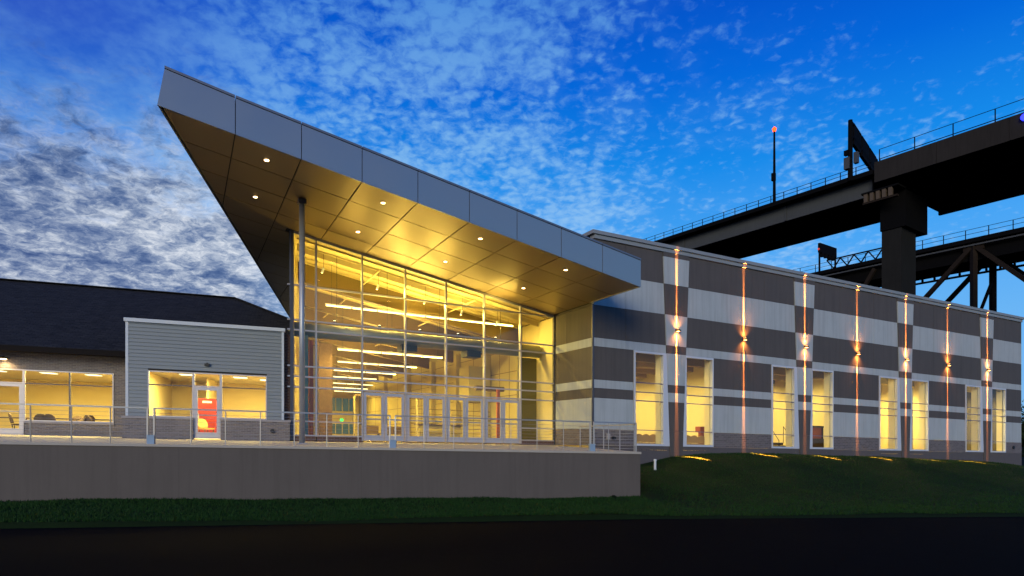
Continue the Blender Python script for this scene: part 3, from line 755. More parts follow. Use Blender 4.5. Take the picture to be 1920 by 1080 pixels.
# return wall beside the glass: faces left, u=0, from v=-3.606 (glass) to 0
RV = -3.606
for L0, L1, col in BANDS:
    if L1 > 6.7: continue
    for (a, b) in ((RV + .12, -2.55), (-2.535, -.02)):
        if L0 < 5 and (a < -3): a, b = RV + .12, -.02
        elif L0 < 5: continue
        MB().box(W, -.0, .18, a, b, L0 + .003, min(L1, 6.58) - .003).obj('return_panel', M[col], shall)
MB().box(W, .0, .18, RV + .12, -.02, -.14, .664).obj('return_base', M['brickR'], shall)
MB().box(W, 0, .18, RV + .0, -.185, 6.60, 9.72).obj('side_wall', M['dark'], shall)
MB().box(W, -.14, .3, -28, -.41, 9.93, 10.10).obj('side_coping', M['trimc'], shall)
MB().box(W, 0, .18, -28, RV - .02, 6.60, 9.9).obj('side_wall', M['dark'], shall)
MB().box(W, .05, END - .05, -28, -.32, 9.62, 9.80).obj('roof', M['joint'], shall)
MB().box(W, END - .18, END, -28, -.185, -2.6, 9.70).obj('end_wall', M['dark'], shall)
MB().box(W, .3, END - .2, -28.3, -28.05, -2.6, 9.6).obj('back_wall', M['footing'], shall)
# interior
MB().box(W, .19, END - .19, -21, -.19, -.55, -.42).obj('floor', M['floor'], shall)
MB().box(W, .19, END - .19, -21.2, -21.05, -.4, 4.9).obj('interior_back_wall', M['wallY'], shall)
MB().box(W, .19, END - .19, -21, -.19, 4.95, 5.05).obj('interior_ceiling', M['ceil'], shall)
for k in range(9):
    v = -2.2 - k * 2.2
    MB().box(W, .2, 19.8, v - .16, v + .16, 4.42, 4.94).obj('ceiling_baffle', M['tanb'], shall)
for k in range(3): MB().box(W, 20.2, END - .3, -2.5 - 3 * k, -2.3 - 3 * k, 4.5, 4.94).obj('ceiling_baffle', M['wallT'], shall)
for u in (10.2, 19.9, 29.3): MB().box(W, u, u + .15, -21, -.19, -.4, 4.94).obj('partition', M['wallY'], shall)
MB().box(W, .19, .3, -21, -3.7, -.4, 4.94).obj('partition', M['wallY'], shall)
# interior lamps (round pendants seen through the windows) and their light
pts = [(3.2, -3.3), (6.6, -3.3), (3.0, -7.7), (6.9, -7.7), (4.2, -12.1), (8.2, -12.1), (13.2, -3.3), (16.9, -3.3), (13.6, -7.7), (17.6, -7.7), (22.8, -3), (26.4, -3), (32.5, -3), (35.8, -3)]
room = {0: 'chair room', 1: 'stair room', 2: 'third room', 3: 'end room'}
for i, (u, v) in enumerate(pts):
    r_ = int(u > 10.2) + int(u > 19.9) + int(u > 29.3)
    t = thing('ceiling_lamp', 'round lamp %s in the %s of the striped hall' % ('near the windows' if v > -4 else ('deep inside' if v < -7 else 'half way back'), room[r_]) + (', left one' if i % 2 == 0 else ', right one') + ('' if v > -10 else ', last row'), 'ceiling lamp', W.p(u, v, 4.65), 'round lamps inside the striped hall')
    MB().tube(W.p(u, v, 4.62), W.p(u, v, 4.72), .10, 14).obj('lens', M['lampwarm'], t)
    MB().tube(W.p(u, v, 4.721), W.p(u, v, 4.95), .12, 14).obj('housing', M['trim'], t)
    spot('ceiling_lamp_light', W.p(u, v, 4.56), (0, 0, -1), (850 if r_ < 2 else 1700) * (1.0 if v > -6 else .8), CREAM, 172, .5, .12)
# curtains in rooms 3 and 4, stairs, cabinet
def curtain(u0, u1, v, L0, L1, lab):
    mb = MB(); n = 40
    P = []
    for i in range(n + 1):
        u = u0 + (u1 - u0) * i / n; vv = v + .05 * math.sin(i * 1.9) + .02 * math.sin(i * .7)
        P.append((u, vv))
    b = [W.p(u, vv, L0) for u, vv in P] + [W.p(u, vv, L1) for u, vv in P]
    mb.add(b, [(i, i + 1, n + 1 + i + 1, n + 1 + i) for i in range(n)])
    b2 = [W.p(u, vv - .02, L0) for u, vv in P] + [W.p(u, vv - .02, L1) for u, vv in P]
    mb.add(b2, [(i, i + 1, n + 1 + i + 1, n + 1 + i) for i in range(n)])
    tag(mb.obj('curtain', M['curtain'], loc=W.p((u0 + u1) / 2, v, L0), smooth=True), lab, 'curtain')
curtain(23.0, 23.6, -1.2, -.4, 4.2, 'gathered cream curtain behind the right edge of the fifth striped wall window')
curtain(26.3, 27.2, -1.2, -.4, 4.2, 'gathered cream curtain behind the right edge of the sixth striped wall window')
curtain(32.7, 33.4, -1.2, -.4, 4.6, 'gathered cream curtain behind the seventh striped wall window')
curtain(35.6, 36.6, -1.2, -.4, 4.6, 'gathered cream curtain behind the farthest striped wall window')
# chairs
def make_chair(fabric, label, loc, rz, group):
    t = thing('chair', label, 'chair', loc, group, rz)
    class L_(Frame): pass
    F = Frame((0, 0), 0)
    def pb(mb, name, m):
        me_o = mb.obj(name, m); me_o.parent = t; return me_o
    def lb(u0, u1, v0, v1, z0, z1): 
        return [(u0, v0, z0), (u1, v0, z0), (u1, v1, z0), (u0, v1, z0), (u0, v0, z1), (u1, v0, z1), (u1, v1, z1), (u0, v1, z1)]
    pb(MB().hexa(lb(-.24, .24, -.22, .24, .42, .48)), 'seat', fabric)
    # rounded leaning backrest
    mb = MB(); P = []
    for i in range(9):
        a = math.pi * i / 8; P.append((.25 * math.cos(a), .62 + .30 * math.sin(a) ** .8))
    P = [(.21, .50)] + P + [(-.21, .50)]
    fr = [(x, .22 + (z - .5) * .25, z) for x, z in P]; bk = [(x, y + .045, z) for x, y, z in fr]
    mb.prism(fr, bk); pb(mb, 'backrest', fabric)
    for sx in (-.21, .21):
        for sy in (-.19, .21): pb(MB().hexa(lb(sx - .015, sx + .015, sy - .015, sy + .015, 0, .42)), 'leg', M['black'])
    return t
# ------------------------------------------------------------------ people-free furniture inside the chair room (seen in the first two windows)
ch0 = make_chair(M['chairY'], 'tan round backed chair, first from the left behind the first striped wall window', W.p(3.55, -1.25, -.41), R(27.25), 'tan chairs lined up behind the first two windows')
ch0.rotation_euler[2] = R(27.25 + 160)
pos_ = [4.02, 4.5, 4.98, 6.85, 7.32, 7.8, 8.25]
ords = ['second from the left behind the first striped wall window', 'third from the left behind the first striped wall window', 'last to the right behind the first striped wall window', 'first from the left behind the second striped wall window', 'second from the left behind the second striped wall window', 'third from the left behind the second striped wall window', 'last to the right behind the second striped wall window']
for u, s in zip(pos_, ords): copy_tree(ch0, W.p(u, -1.25, -.41), R(27.25 + 160 + random.uniform(-6, 6)), 'tan round backed chair, ' + s)
t = thing('lectern', 'small red brown lectern behind the right edge of the second striped wall window', 'lectern', W.p(9.05, -2.4, -.42))
MB().box(W, 8.95, 9.2, -2.5, -2.3, -.42, .75).obj('stand', M['redwood'], t); MB().box(W, 8.82, 9.32, -2.6, -2.2, .752, 1.05).obj('top', M['redwood'], t)
# steps with handrails in window 3
t = thing('steps', 'dark open steps with two sloping handrails behind the third striped wall window', 'steps', W.p(15, -1.6, -.42))
for k in range(4): MB().box(W, 14.0, 15.6, -1.6 - .3 * k, -1.3 - .3 * k, -.42 + .17 * k, -.27 + .17 * k).obj('step', M['wood'], t)
for u in (14.2, 15.4):
    mb = MB(); mb.tube(W.p(u - .15, -1.2, .35), W.p(u + .35, -2.3, 1.25), .022, 8); mb.tube(W.p(u - .15, -1.2, -.4), W.p(u - .15, -1.2, .35), .02, 8); mb.tube(W.p(u + .35, -2.3, .2), W.p(u + .35, -2.3, 1.25), .02, 8); mb.obj('handrail', M['black'], t)
t = thing('cabinet', 'dark wooden cabinet with red brown front behind the fourth striped wall window', 'cabinet', W.p(18.2, -1.7, -.42))
MB().box(W, 17.4, 18.8, -2.2, -1.6, -.42, .55).obj('body', M['wood'], t); MB().box(W, 17.5, 18.7, -1.98, -1.85, .552, 1.25).obj('back_panel', M['redwood'], t)
MB().box(W, 17.4, 18.8, -2.2, -1.72, 1.252, 1.36).obj('shelf', M['wood'], t)
for u in (17.42, 18.75): MB().box(W, u - .0, u + .05, -1.9, -1.8, .552, 1.25).obj('leg', M['wood'], t)

# wall sconces with blade-thin beams
SCON = [(PC[0], 'on the first tapered pilaster from the left'), (PC[0] + 4.8, 'between the first and second pilasters'), (PC[1], 'on the second tapered pilaster'), (PC[1] + 4.8, 'between the second and third pilasters'), (PC[2], 'on the third tapered pilaster'), (PC[2] + 4.8, 'between the third and fourth pilasters'), (PC[3], 'on the fourth, farthest tapered pilaster')]
ORG = (1.0, .29, .045)
for k, (u, lab) in enumerate(SCON):
    v0 = .06 if k % 2 == 0 else 0.0
    L = 5.82
    t = thing('wall_sconce', 'small bronze sconce throwing amber blades of light, ' + lab, 'wall light', W.p(u, v0, L), 'amber sconces along the striped wall')
    MB().box(W, u - .06, u + .06, v0 + .002, v0 + .03, L - .10, L + .10).obj('back_plate', M['bronze'], t)
    mb = MB(); mb.tube(W.p(u, v0 + .12, L - .055), W.p(u, v0 + .12, L + .055), .10, 16); mb.box(W, u - .17, u + .17, v0 + .09, v0 + .15, L - .03, L + .03); mb.obj('body', M['bronze'], t)
    for s in (-1, 1):
        MB().box(W, u - .06, u + .06, v0 + .05, v0 + .18, L + s * .056 if s > 0 else L - .064, L + .064 if s > 0 else L - .056).obj('lens', M['sconce'], t)
        P_ = W.p(u, v0 + .085, L + s * .10)
        uax = (W.u[0], W.u[1], 0)
        for half_a, aim, pw in ((32, -14, 2600), (8, -4.0, 9000), (3.2, -1.6, 24000)) if s > 0 else ((32, -14, 2600), (8, -4.0, 8000), (3.2, -1.6, 20000), (9, 10.5, 280000)):
            k_ = math.tan(R(aim))
            spot('sconce_blade', W.p(u, v0 + .16, L + s * .09), (W.v[0] * k_, W.v[1] * k_, s), pw * 1.25, ORG, 2 * half_a, .5, .004, scale=(.030 / math.tan(R(half_a)), 1, 1), up=uax)
        spot('sconce_halo', W.p(u, v0 + .16, L + s * .10), (-W.v[0] * .12, -W.v[1] * .12, s), 700, ORG, 34, 1.0, .02, scale=(.30, 1, 1), up=uax)
        spot('sconce_glow', W.p(u, v0 + .19, L + s * .10), (-W.v[0] * .5, -W.v[1] * .5, s), 150 if k % 2 else 60, ORG, 120, 1.0, .04)
# small wall bits
tag(MB().tube(W.p(END - 1.2, .01, .3), W.p(END - 1.2, .09, .3), .12, 12).obj('wall_vent', M['black'], loc=W.p(END - 1.2, .01, .3)), 'small black round vent low on the far right end of the striped wall', 'vent')
t = thing('vent_pipe', 'short white pipe standing in the grass beside the terrace corner', 'pipe', (6.55, 29.3, float(ground_level(np.array(6.55), np.array(29.3))) - Z_SHEAR * 6.55))
px, py, pz = t.location
mb = MB(); mb.tube((px, py, pz - .1), (px, py, pz + .42), .055, 12); mb.tube((px, py, pz + .42), (px, py, pz + .5), .07, 12, .06); mb.obj('pipe', M['pvc'], t, smooth=False)
t = thing('hose_bib', 'dark tap and pale meter box on the brick base behind the corner railing', 'tap', W.p(1.0, .02, .2))
MB().box(W, .72, .9, .016, .10, .18, .46).obj('meter_box', M['capstone'], t); MB().tube(W.p(1.12, .016, .25), W.p(1.12, .14, .25), .09, 12).obj('tap', M['black'], t)

# ------------------------------------------------------------------ LEFT WING
S = SB
wing = thing('brick_wing', 'low grey brick wing with dark shingled hip roof and siding clad bay', 'building', S.p(-8, -2, -.2))
# roof
def slab(pts, th, name, m):
    MB().prism([S.p(u, v, L - th) for u, v, L in pts], [S.p(u, v, L) for u, v, L in pts]).obj(name, m, wing)
e = .5
slab([(-26, -1.6, 3.45), (.2, -1.6, 3.45), (.2, -7.02, 6.16), (-2.88, -10.1, 7.70), (-26, -10.1, 7.70)], .10, 'roof', M['shingle'])
slab([(.2, -7.03, 6.155), (.2, -13.17, 6.155), (-2.87, -10.1, 7.69)], .08, 'roof', M['shingle'])
slab([(-26, -10.12, 7.69), (-2.9, -10.12, 7.69), (.2, -13.2, 6.15), (.2, -18.6, 3.45), (-26, -18.6, 3.45)], .10, 'roof', M['shingle'])
MB().bar(S.p(-26, -10.1, 7.74), S.p(-2.9, -10.1, 7.74), .28, .05).obj('ridge_cap', M['shingle'], wing)
MB().bar(S.p(-2.9, -10.1, 7.74), S.p(.2, -7.0, 6.19), .28, .05).obj('ridge_cap', M['shingle'], wing)
MB().box(S, -26, -5.9, -1.62, -1.50, 3.20, 3.43).obj('gutter', M['fasciaL'], wing)
MB().box(S, -26, -5.9, -2.4, -1.63, 3.25, 3.32).obj('eave_soffit', M['fasciaL'], wing)
# recessed brick wall with openings
rv = -2.4
MB().box(S, -26, -5.88, rv - .2, rv, 2.55, 3.4).obj('brick_wall', M['brickL'], wing)
MB().box(S, -6.94, -5.88, rv - .2, rv, -.35, 2.547).obj('brick_wall', M['brickL'], wing)
MB().box(S, -10.21, -6.945, rv - .2, rv, -.35, .33).obj('brick_wall', M['brickL'], wing)
MB().box(S, -26, -13.1, rv - .2, rv, -.35, 2.547).obj('brick_wall', M['brickL'], wing)
MB().box(S, -10.2, -6.92, rv - .1, rv + .06, .332, .42).obj('window_sill', M['capstone'], wing)
def win(name, F, u0, u1, v, L0, L1, mul, tr, m, extra_h=()):
    w = MB(); s = .045
    w.box(F, u0, u1, v - .06, v + .03, L1 - s, L1); w.box(F, u0, u1, v - .06, v + .03, L0, L0 + s)
    w.box(F, u0, u0 + s, v - .06, v + .03, L0 + s, L1 - s); w.box(F, u1 - s, u1, v - .06, v + .03, L0 + s, L1 - s)
    w = w.obj(name, m, wing)
    us = [u0 + s] + list(mul) + [u1 - s]
    for x in mul: MB().box(F, x - .03, x + .03, v - .055, v + .025, L0 + s, L1 - s).obj('mullion', M['aludark' if name == 'window' else 'alu'], w)
    for a, b in zip(us[:-1], us[1:]):
        a_ = a + (.03 if a in mul else 0); b_ = b - (.03 if b in mul else 0)
        MB().box(F, a_, b_, v - .05, v + .02, tr - .022, tr + .022).obj('transom', M['aludark'], w)
        for l0, l1 in ((L0 + s, tr - .022), (tr + .022, L1 - s)):
            MB().add([F.p(a_, v - .02, l0), F.p(b_, v - .02, l0), F.p(b_, v - .02, l1), F.p(a_, v - .02, l1)], [(0, 1, 2, 3)]).obj('pane', M['glassw'], w)
    return w
win('window', S, -10.21, -6.95, rv + .01, .42, 2.545, [-8.57], 1.98, M['alu'])
win('window', S, -13.1, -11.26, rv + .01, -.15, 2.545, [], 1.98, M['alu'])
def door(F, u0, u1, v, L0=-.17, L1=1.96, top=2.545):
    fr = MB(); fr.box(F, u0, u0 + .045, v - .06, v + .03, L0, top); fr.box(F, u1 - .045, u1, v - .06, v + .03, L0, top); fr.box(F, u0 + .045, u1 - .045, v - .06, v + .03, top - .045, top); fr.box(F, u0 + .045, u1 - .045, v - .06, v + .03, L1, L1 + .05)
    d = fr.obj('door', M['alu'], wing)
    a, b = u0 + .05, u1 - .05; st = .11
    mb = MB(); mb.box(F, a, a + st, v - .03, v + .025, L0 + .01, L1 - .01); mb.box(F, b - st, b, v - .03, v + .025, L0 + .01, L1 - .01); mb.box(F, a + st, b - st, v - .03, v + .025, L0 + .01, L0 + .27); mb.box(F, a + st, b - st, v - .03, v + .025, L1 - .13, L1 - .01)
    mb.obj('leaf', M['alu'], d)
    MB().add([F.p(a + st, v, L0 + .27), F.p(b - st, v, L0 + .27), F.p(b - st, v, L1 - .13), F.p(a + st, v, L1 - .13)], [(0, 1, 2, 3)]).obj('pane', M['glassw'], d)
    MB().add([F.p(a, v, L1 + .05), F.p(b, v, L1 + .05), F.p(b, v, top - .045), F.p(a, v, top - .045)], [(0, 1, 2, 3)]).obj('pane', M['glassw'], d)
    MB().box(F, a + st, b - st, v + .03, v + .055, .78, .82).obj('push_bar', M['rail'], d)
    return d
door(S, -11.26, -10.21, rv + .01)
# siding bay
def siding():
    L = .70; k = 0; gap_u = (-5.13, -.65)
    step = .148
    while L < 4.42:
        L1 = min(L + step, 4.45)
        segs = [(-5.82, -.06)]
        if L1 > .62 and L < 2.50: segs = [(-5.82, gap_u[0]), (gap_u[1], -.06)]
        for a, b in segs:
            MB().hexa([S.p(a, -.02, L), S.p(b, -.02, L), S.p(b, .034, L), S.p(a, .034, L), S.p(a, -.02, L1 + .01), S.p(b, -.02, L1 + .01), S.p(b, .0, L1 + .01), S.p(a, .0, L1 + .01)]).obj('siding_board', M['siding'], wing)
        L += step; k += 1
siding()
MB().box(S, -5.88, -.66 - 4.47, -.16, -.021, -.3, 4.45).obj('bay_wall', M['joint'], wing)
MB().box(S, -.65, -.0, -.16, -.021, -.3, 4.45).obj('bay_wall', M['joint'], wing)
MB().box(S, -5.13, -.65, -.16, -.021, 2.56, 4.45).obj('bay_wall', M['joint'], wing)
MB().box(S, -5.92, -5.82, -.16, .035, .70, 4.46).obj('corner_board', M['trim'], wing)
MB().box(S, -.06, .03, -.16, .035, .70, 4.46).obj('corner_board', M['trim'], wing)
MB().box(S, -5.97, .08, -.2, .09, 4.46, 4.60).obj('parapet_trim', M['trim'], wing)
MB().box(S, -5.9, .0, -4.2, -.21, 4.35, 4.5).obj('bay_roof', M['joint'], wing)
MB().box(S, -5.9, -5.75, -4.2, -.17, -.3, 4.34).obj('bay_side_wall', M['siding'], wing)
MB().box(S, -.12, .0, -4.2, -.17, -.3, 4.34).obj('bay_side_wall', M['brickRed'], wing)
# brick plinth with cap
for a, b in ((-6.0, -3.47), (-2.43, .27)):
    MB().box(S, a, b, -.16, .16, -.35, .60).obj('brick_plinth', M['brickL'], wing)
    MB().box(S, a - .03, b + .03 if b > 0 else b, -.16, .20, .602, .69).obj('plinth_cap', M['capstone'], wing)
MB().box(S, .035, .29, -.9, -.28, -.35, 4.42).obj('brick_pier', M['brickRed'], wing)
win('window', S, -5.13, -3.47, .0, .69, 2.545, [], 1.98, M['alu'])
win('window', S, -2.43, -.65, .0, .69, 2.545, [], 1.98, M['alu'])
door(S, -3.465, -2.435, .0)
# interiors
for (u0, u1, v0, v1, n) in ((-16, -6.0, -11, rv - .21, 'dining'), (-5.75, -.13, -7.5, -.18, 'bay')):
    MB().box(S, u0, u1, v0, v1, -.35, -.19).obj('floor', M['floor'], wing)
    MB().box(S, u0, u1, v0 - .1, v0, -.18, 2.9).obj('interior_wall', M['wallY'], wing)
    MB().box(S, u0, u1, v0, v1, 2.72, 2.82).obj('interior_ceiling', M['ceil'], wing)
    MB().box(S, u0, u0 + .1, v0, v1, -.18, 2.71).obj('interior_wall', M['wallY'], wing)
    MB().box(S, u1 - .1, u1, v0, v1, -.18, 2.71).obj('interior_wall', M['wallY'], wing)
k = 0
tro = [(-12.4, -3.6), (-12.4, -5.6), (-10.4, -3.6), (-10.4, -5.6), (-8.6, -3.6), (-8.6, -5.6), (-7.0, -3.6), (-7.0, -5.6), (-4.6, -1.2), (-4.2, -3.0), (-2.6, -1.4), (-2.0, -3.2), (-.9, -1.6), (-.9, -4.0)]
for i, (u, v) in enumerate(tro):
    lab = ('square ceiling light, dining room, ' if i < 8 else 'square ceiling light, bay room, ') + ['first pair from the left', 'second pair', 'third pair', 'fourth pair', 'over the left window', 'over the door', 'over the right window'][i // 2] + (', nearer the glass' if i % 2 == 0 else ', farther from the glass')
    t = thing('ceiling_light', lab, 'ceiling light', S.p(u, v, 2.70), 'flat square ceiling lights in the low wing')
    MB().box(S, u - .32, u + .32, v - .32, v + .32, 2.69, 2.718).obj('frame', M['trim'], t)
    MB().box(S, u - .28, u + .28, v - .28, v + .28, 2.675, 2.689).obj('diffuser', M['troffer'], t)
    area('ceiling_lamp', S.p(u, v, 2.66), .55, .55, 200 if i < 8 else 170, CREAM, True, R(17.5))
# interior partition and red door of the bay room
MB().box(S, -3.6, -3.5, -7.4, -4.4, -.18, 2.71).obj('interior_wall', M['wallY'], wing)
t = thing('red_door', 'red door with small plate at the back of the bay room, seen through the glass door', 'door', S.p(-3.0, -5.0, -.18))
MB().box(S, -4.05, -3.0, -4.32, -4.26, -.18, 1.72).obj('leaf', M['red'], t)
MB().box(S, -3.75, -3.35, -4.255, -4.24, 1.5, 1.6).obj('plate', M['pvc'], t)
MB().box(S, -3.98, -3.9, -4.255, -4.22, .72, .98).obj('handle', M['galv'], t)
# tables and chairs in the dining room
def table(u, v, lab):
    t = thing('table', lab, 'table', S.p(u, v, -.18), 'dark tables in the dining room')
    MB().box(S, u - .75, u + .75, v - .4, v + .4, .54, .58).obj('tabletop', M['wood'], t)
    for a in (-.65, .65):
        for b in (-.32, .32): MB().box(S, u + a - .02, u + a + .02, v + b - .02, v + b + .02, -.18, .538).obj('leg', M['black'], t)
table(-9.4, -3.5, 'dark table behind the left half of the dining room window')
table(-7.5, -3.5, 'dark table behind the right half of the dining room window')
table(-11.4, -3.8, 'dark table behind the left glass door')
c0 = make_chair(M['chair'], 'brown round backed chair behind the left glass door', S.p(-10.7, -3.3, -.18), R(17.5 + 120), 'brown chairs in the dining room')
spots = [(-9.75, -3.0, 185, 'nearest the left edge of the dining room window'), (-9.35, -2.95, 170, 'second from the left in the dining room window'), (-8.85, -4.15, 10, 'beyond the left dining table'), (-8.25, -3.15, 230, 'left of the window mullion in the dining room'), (-7.85, -3.05, 140, 'just right of the window mullion in the dining room'), (-7.05, -4.1, 15, 'beyond the right dining table'), (-6.75, -3.15, 200, 'at the right edge of the dining room window'), (-11.9, -3.2, 170, 'left of the left glass door')]
for u, v, a, lab in spots: copy_tree(c0, S.p(u, v, -.18), R(17.5 + a), 'brown round backed chair ' + lab)
c1 = make_chair(M['chairY'], 'pale chair in front of the red door', S.p(-3.35, -2.6, -.18), R(60), None)
# outdoor lamp on brick wall, camera on siding, bits
t = thing('wall_lamp', 'bright warm wall lamp on the brick above the left door', 'wall light', S.p(-10.85, rv, 2.98))
mb = MB(); mb.tube(S.p(-10.85, rv + .02, 3.02), S.p(-10.85, rv + .2, 3.02), .02, 8); mb.tube(S.p(-10.85, rv + .2, 2.93), S.p(-10.85, rv + .2, 3.04), .17, 16, .04); mb.obj('shade', M['bronze'], t)
MB().tube(S.p(-10.85, rv + .2, 2.90), S.p(-10.85, rv + .2, 2.928), .11, 14).obj('bulb', M['down'], t)
spot('wall_lamp_light', S.p(-10.85, rv + .2, 2.86), (0, 0, -1), 45, (1, .66, .28), 165, .6, .07)
area('wall_lamp_glow', S.p(-10.85, rv + .22, 2.86), .2, .2, 6, (1, .7, .3), rot=(R(-75), 0, R(17.5)))
t = thing('security_camera', 'small black security camera on the siding above the glass door', 'camera', S.p(-2.95, .02, 2.86))
MB().box(S, -3.04, -2.86, .02, .14, 2.83, 2.93).obj('housing', M['black'], t); MB().box(S, -2.98, -2.92, .0, .05, 2.931, 2.97).obj('bracket', M['black'], t)
tag(MB().tube(S.p(-.42, .16, .22), S.p(-.42, .24, .22), .085, 14).obj('wall_vent', M['black'], loc=S.p(-.42, .16, .22)), 'small black round fitting on the grey brick plinth near the steel column', 'vent')

# ------------------------------------------------------------------ VIADUCT (near)
F = B1   # u toward the viewer's right, v negative goes away (behind)
via = thing('viaduct', 'tall dark highway viaduct crossing behind the striped hall, steel span meeting concrete span', 'bridge', F.p(19, -6, -3))
def bx(F, name, m, u0, u1, w0, w1, L0, L1, par): MB().box(F, u0, u1, -w1, -w0, L0, L1).obj(name, m, par)
# note: v axis of the frame points to viewer; w = distance behind the near edge
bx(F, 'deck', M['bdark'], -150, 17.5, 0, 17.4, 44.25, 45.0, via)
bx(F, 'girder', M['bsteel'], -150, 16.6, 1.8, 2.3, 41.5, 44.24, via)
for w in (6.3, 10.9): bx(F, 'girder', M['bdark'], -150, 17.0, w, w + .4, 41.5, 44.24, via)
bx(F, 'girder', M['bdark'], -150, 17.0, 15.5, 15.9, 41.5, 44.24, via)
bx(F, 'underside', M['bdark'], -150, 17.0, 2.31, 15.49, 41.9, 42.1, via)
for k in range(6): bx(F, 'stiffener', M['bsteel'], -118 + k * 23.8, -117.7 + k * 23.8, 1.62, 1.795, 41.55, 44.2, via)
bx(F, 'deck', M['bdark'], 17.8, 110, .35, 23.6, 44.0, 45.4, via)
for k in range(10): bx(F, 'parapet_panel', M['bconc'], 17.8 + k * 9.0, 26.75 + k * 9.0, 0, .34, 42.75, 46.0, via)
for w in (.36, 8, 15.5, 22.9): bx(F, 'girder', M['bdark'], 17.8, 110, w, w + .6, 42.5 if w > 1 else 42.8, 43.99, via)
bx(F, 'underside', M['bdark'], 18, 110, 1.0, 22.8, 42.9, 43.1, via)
# pier
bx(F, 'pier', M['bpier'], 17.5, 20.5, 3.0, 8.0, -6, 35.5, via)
bx(F, 'pier_cap', M['bdark'], 17.3, 21.2, 2.9, 10.5, 35.6, 41.4, via)  # darkness under the deck is put into the cap's near-black colour
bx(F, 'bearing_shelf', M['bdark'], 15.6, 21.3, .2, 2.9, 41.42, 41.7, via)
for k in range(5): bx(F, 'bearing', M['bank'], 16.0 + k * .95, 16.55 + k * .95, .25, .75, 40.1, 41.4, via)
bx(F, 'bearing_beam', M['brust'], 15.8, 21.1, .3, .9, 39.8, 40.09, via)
# rails
def railing(F, u0, u1, h0, h, step, m, par, w=.15, rails=2, thick=.09):
    n = int((u1 - u0) / step)
    for k in range(n + 1): MB().bar(F.p(u0 + k * step, -w, h0), F.p(u0 + k * step, -w, h0 + h), thick * 1.6, thick * 1.6).obj('rail_post', m, par)
    for r in range(rails):
        L = h0 + h * (1 - .5 * r); MB().bar(F.p(u0, -w, L), F.p(u1, -w, L), thick, thick).obj('rail', m, par)
railing(F, -110, 17.2, 45.0, 1.25, 2.6, M['bdark'], via, thick=.07)
railing(F, 18.5, 70, 46.0, 1.9, 5.2, M['bdark'], via, w=.2, rails=1, thick=.07)
railing(F, 18.5, 70, 45.95, .45, 50, M['bdark'], via, w=.3, rails=1, thick=.10)
# lamp post
t = thing('street_lamp', 'tall slim pole with a glowing red light on the viaduct edge', 'street lamp', F.p(-.2, -.3, 45))
MB().tube(F.p(-.2, -.3, 45), F.p(-.2, -.3, 58.0), .28, 10, .16).obj('pole', M['bdark'], t)
MB().box(F, -.65, -.05, -.6, .0, 49.0, 50.4).obj('control_box', M['bdark'], t)
mb = MB(); import bmesh
mb.tube(F.p(-.2, -.3, 58.02), F.p(-.2, -.3, 58.55), .24, 12, .40); mb.tube(F.p(-.2, -.3, 58.55), F.p(-.2, -.3, 58.9), .40, 12, .10); mb.obj('lamp', M['redlamp'], t)
# sign gantry
gt = thing('sign_gantry', 'overhead sign truss on the viaduct, seen almost end on with cabinets on its post', 'sign gantry', F.p(13.9, -.1, 45))
p0 = Vector(F.p(13.9, -.1, 45)); g = Vector((12.5, 14.4, 0)); gd = g.normalized()
def gp(s, L): X = p0.x + gd.x * s; Y = p0.y + gd.y * s; return (X, Y, L - Z_SHEAR * X)
MB().tube(gp(0, 44.3), gp(0, 54.4), .40, 10, .34).obj('post', M['bdark'], gt)
MB().tube(gp(19, 44.5), gp(19, 54.4), .3, 10).obj('post', M['bdark'], gt)
for dL in (51.9, 54.2): MB().bar(gp(0, dL), gp(19, dL), .5, .28).obj('chord', M['bdark'], gt)
for k in range(10): MB().bar(gp(1.9 * k, 51.9 if k % 2 else 54.2), gp(1.9 * (k + 1), 54.2 if k % 2 else 51.9), .2, .2).obj('brace', M['bdark'], gt)
for a, b in ((1.5, 6.5), (7.2, 12.4), (13, 18)): MB().bar(gp(a, 52.7), gp(b, 52.7), .5, 3.5).obj('sign_panel', M['bdark'], gt)
MB().box(F, 13.1, 14.0, -.2, .5, 46.3, 48.2).obj('cabinet', M['bsteel'], gt)
MB().box(F, 14.6, 15.2, -.4, .3, 46.9, 48.7).obj('cabinet', M['bsteel'], gt)
MB().box(F, 13.0, 13.7, -.3, .3, 48.7, 49.5).obj('cabinet', M['bdark'], gt)
tag(MB().tube(F.p(37.6, .02, 45.2), F.p(37.6, .4, 45.2), .45, 12).obj('beacon', M['bluelamp'], loc=F.p(37.6, .02, 45.2)), 'small blue light on the face of the viaduct at the right edge', 'beacon')

# ------------------------------------------------------------------ SECOND BRIDGE (far, steel truss bents)
F = B2
far = thing('truss_bridge', 'farther parallel highway bridge on braced steel bents behind the viaduct pier', 'bridge', F.p(28, -6, -3))
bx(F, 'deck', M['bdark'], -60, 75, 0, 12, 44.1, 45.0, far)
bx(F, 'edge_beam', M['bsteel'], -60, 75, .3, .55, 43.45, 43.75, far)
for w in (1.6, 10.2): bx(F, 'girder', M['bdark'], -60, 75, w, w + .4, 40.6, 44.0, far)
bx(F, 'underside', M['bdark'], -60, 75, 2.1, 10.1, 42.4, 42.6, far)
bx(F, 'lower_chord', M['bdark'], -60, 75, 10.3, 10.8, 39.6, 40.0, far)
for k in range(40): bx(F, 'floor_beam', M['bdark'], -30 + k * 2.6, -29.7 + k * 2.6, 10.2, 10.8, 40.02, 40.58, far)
railing(F, -40, 74, 45.0, 1.9, 4.2, M['bdark'], far, rails=2, thick=.08)
bx(F, 'lattice_chord', M['bdark'], -3.5, 12, .2, .45, 47.2, 47.5, far)
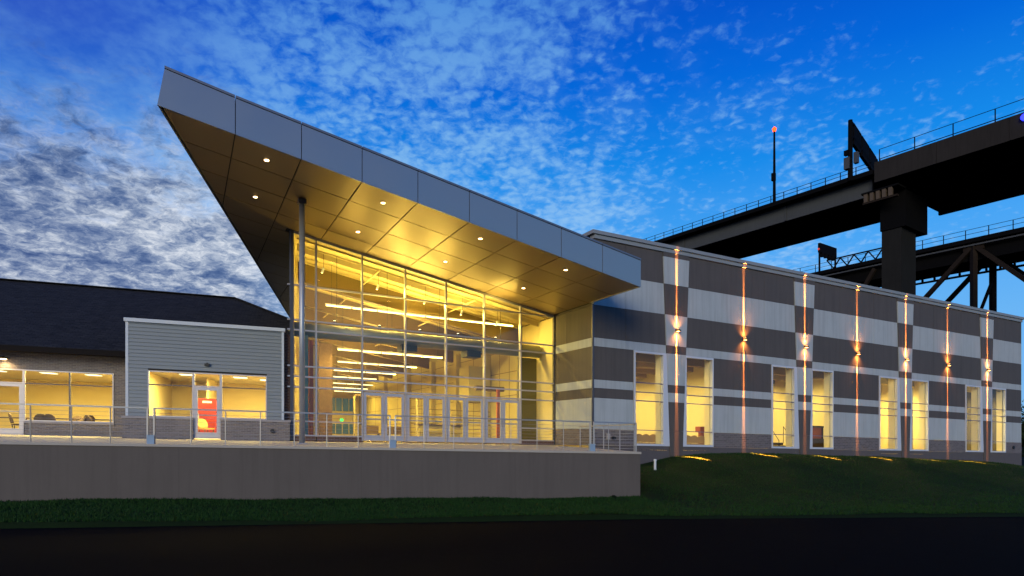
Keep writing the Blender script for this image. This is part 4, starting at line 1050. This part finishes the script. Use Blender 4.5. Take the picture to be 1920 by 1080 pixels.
for k in range(9): MB().bar(F.p(-3.4 + k * 1.7, -.3, 45.0 if k % 2 else 47.3), F.p(-1.7 + k * 1.7, -.3, 47.3 if k % 2 else 45.0), .25, .25).obj('lattice', M['bdark'], far)
for w, mm, dk in ((1.0, M['brust'], 0), (11.0, M['bdark'], 0)):
    s0 = 28.4
    MB().bar(F.p(s0, -w, -6), F.p(s0, -w, 43.9), 1.0, 1.0).obj('bent_post', mm, far)
    for sg in (-1, 1):
        MB().bar(F.p(s0 + sg * .5, -w, 43.2), F.p(s0 + sg * 26, -w, 17.0), .85, .85).obj('brace', mm, far)
    MB().box(F, s0 - 1.9, s0 + 1.9, -w - .3, -w + .3, 42.6, 44.0).obj('gusset', mm, far)
MB().bar(F.p(28.4, -1.0, 26), F.p(28.4, -11, 38), .5, .5).obj('brace', M['bdark'], far)
MB().bar(F.p(-8, -1, 18), F.p(8, -1, 43), .8, .8).obj('brace', M['brust'], far)
g2 = thing('sign_gantry', 'small sign gantry with round signs hanging, on the farther bridge', 'sign gantry', F.p(-5.3, -.1, 45))
for w in (.1, 7.5): MB().tube(F.p(-5.3, -w, 43), F.p(-5.3, -w, 52.0), .25, 8).obj('post', M['bdark'], g2)
MB().box(F, -5.6, -5.0, -7.7, 0.1, 49.8, 52.2).obj('sign_panel', M['bdark'], g2)
for k in range(4): MB().tube(F.p(-5.3, -1.4 - 1.6 * k, 48.9), F.p(-5.3, -1.4 - 1.6 * k, 49.8), .55, 8).obj('lamp', M['bdark'], g2)
MB().tube(F.p(-5.3, .2, 50.6), F.p(-5.3, .35, 50.6), .28, 8).obj('lamp', M['redlamp2'] if 'redlamp2' in M else mat('dim_red_lamp', (.5, .05, .03), emit=(1, .1, .06), es=.5), g2)

# ------------------------------------------------------------------ TREES beyond the far corner
LEAF = mat('tree_leaves', (.020, .036, .012), .8, spec=.1, var=.5, vscale=.6); BARK = mat('tree_bark', (.03, .022, .016), .95, var=.3)
def tree(X, Y, h, rad, label):
    z0 = -2.2 - Z_SHEAR * X
    t = thing('tree', label, 'tree', (X, Y, z0), 'trees beyond the far end of the striped hall')
    mb = MB(); mb.tube((X, Y, z0 - .2), (X + .2, Y, z0 + h * .45), .22, 8, .13); mb.tube((X + .2, Y, z0 + h * .45), (X, Y + .3, z0 + h * .85), .13, 8, .04)
    for k in range(7):
        a = k * 2.4; z = z0 + h * (.3 + .07 * k); mb.tube((X + .15, Y, z), (X + math.cos(a) * rad * .7, Y + math.sin(a) * rad * .7, z + h * .18), .06, 6, .02)
    mb.obj('trunk', BARK, t)
    n = 5200; cl = rng.normal(0, 1, (46, 3)); cl /= np.linalg.norm(cl, axis=1)[:, None]; cl *= (rng.random((46, 1)) ** .45)
    cl = cl * [rad, rad, h * .36] + [X, Y, z0 + h * .62]
    c = cl[rng.integers(0, 46, n)] + rng.normal(0, .28 * rad / 2, (n, 3)) * [1, 1, .8]
    d1 = rng.normal(0, .10, (n, 3)); d2 = rng.normal(0, .10, (n, 3))
    v = np.stack([c, c + d1, c + d1 + d2, c + d2], 1).reshape(-1, 3)
    me = bpy.data.meshes.new('crown'); me.from_pydata((v - [X, Y, z0]).tolist(), [], [(4 * i, 4 * i + 1, 4 * i + 2, 4 * i + 3) for i in range(n)]); me.materials.append(LEAF)
    o = bpy.data.objects.new('crown', me); COL.objects.link(o); o.parent = t
tree(46.5, 56.6, 6.2, 2.6, 'dark bushy tree just past the far corner of the striped hall')
tree(55.5, 66.5, 7.5, 3.2, 'taller dark tree farther behind the corner tree at the right edge')
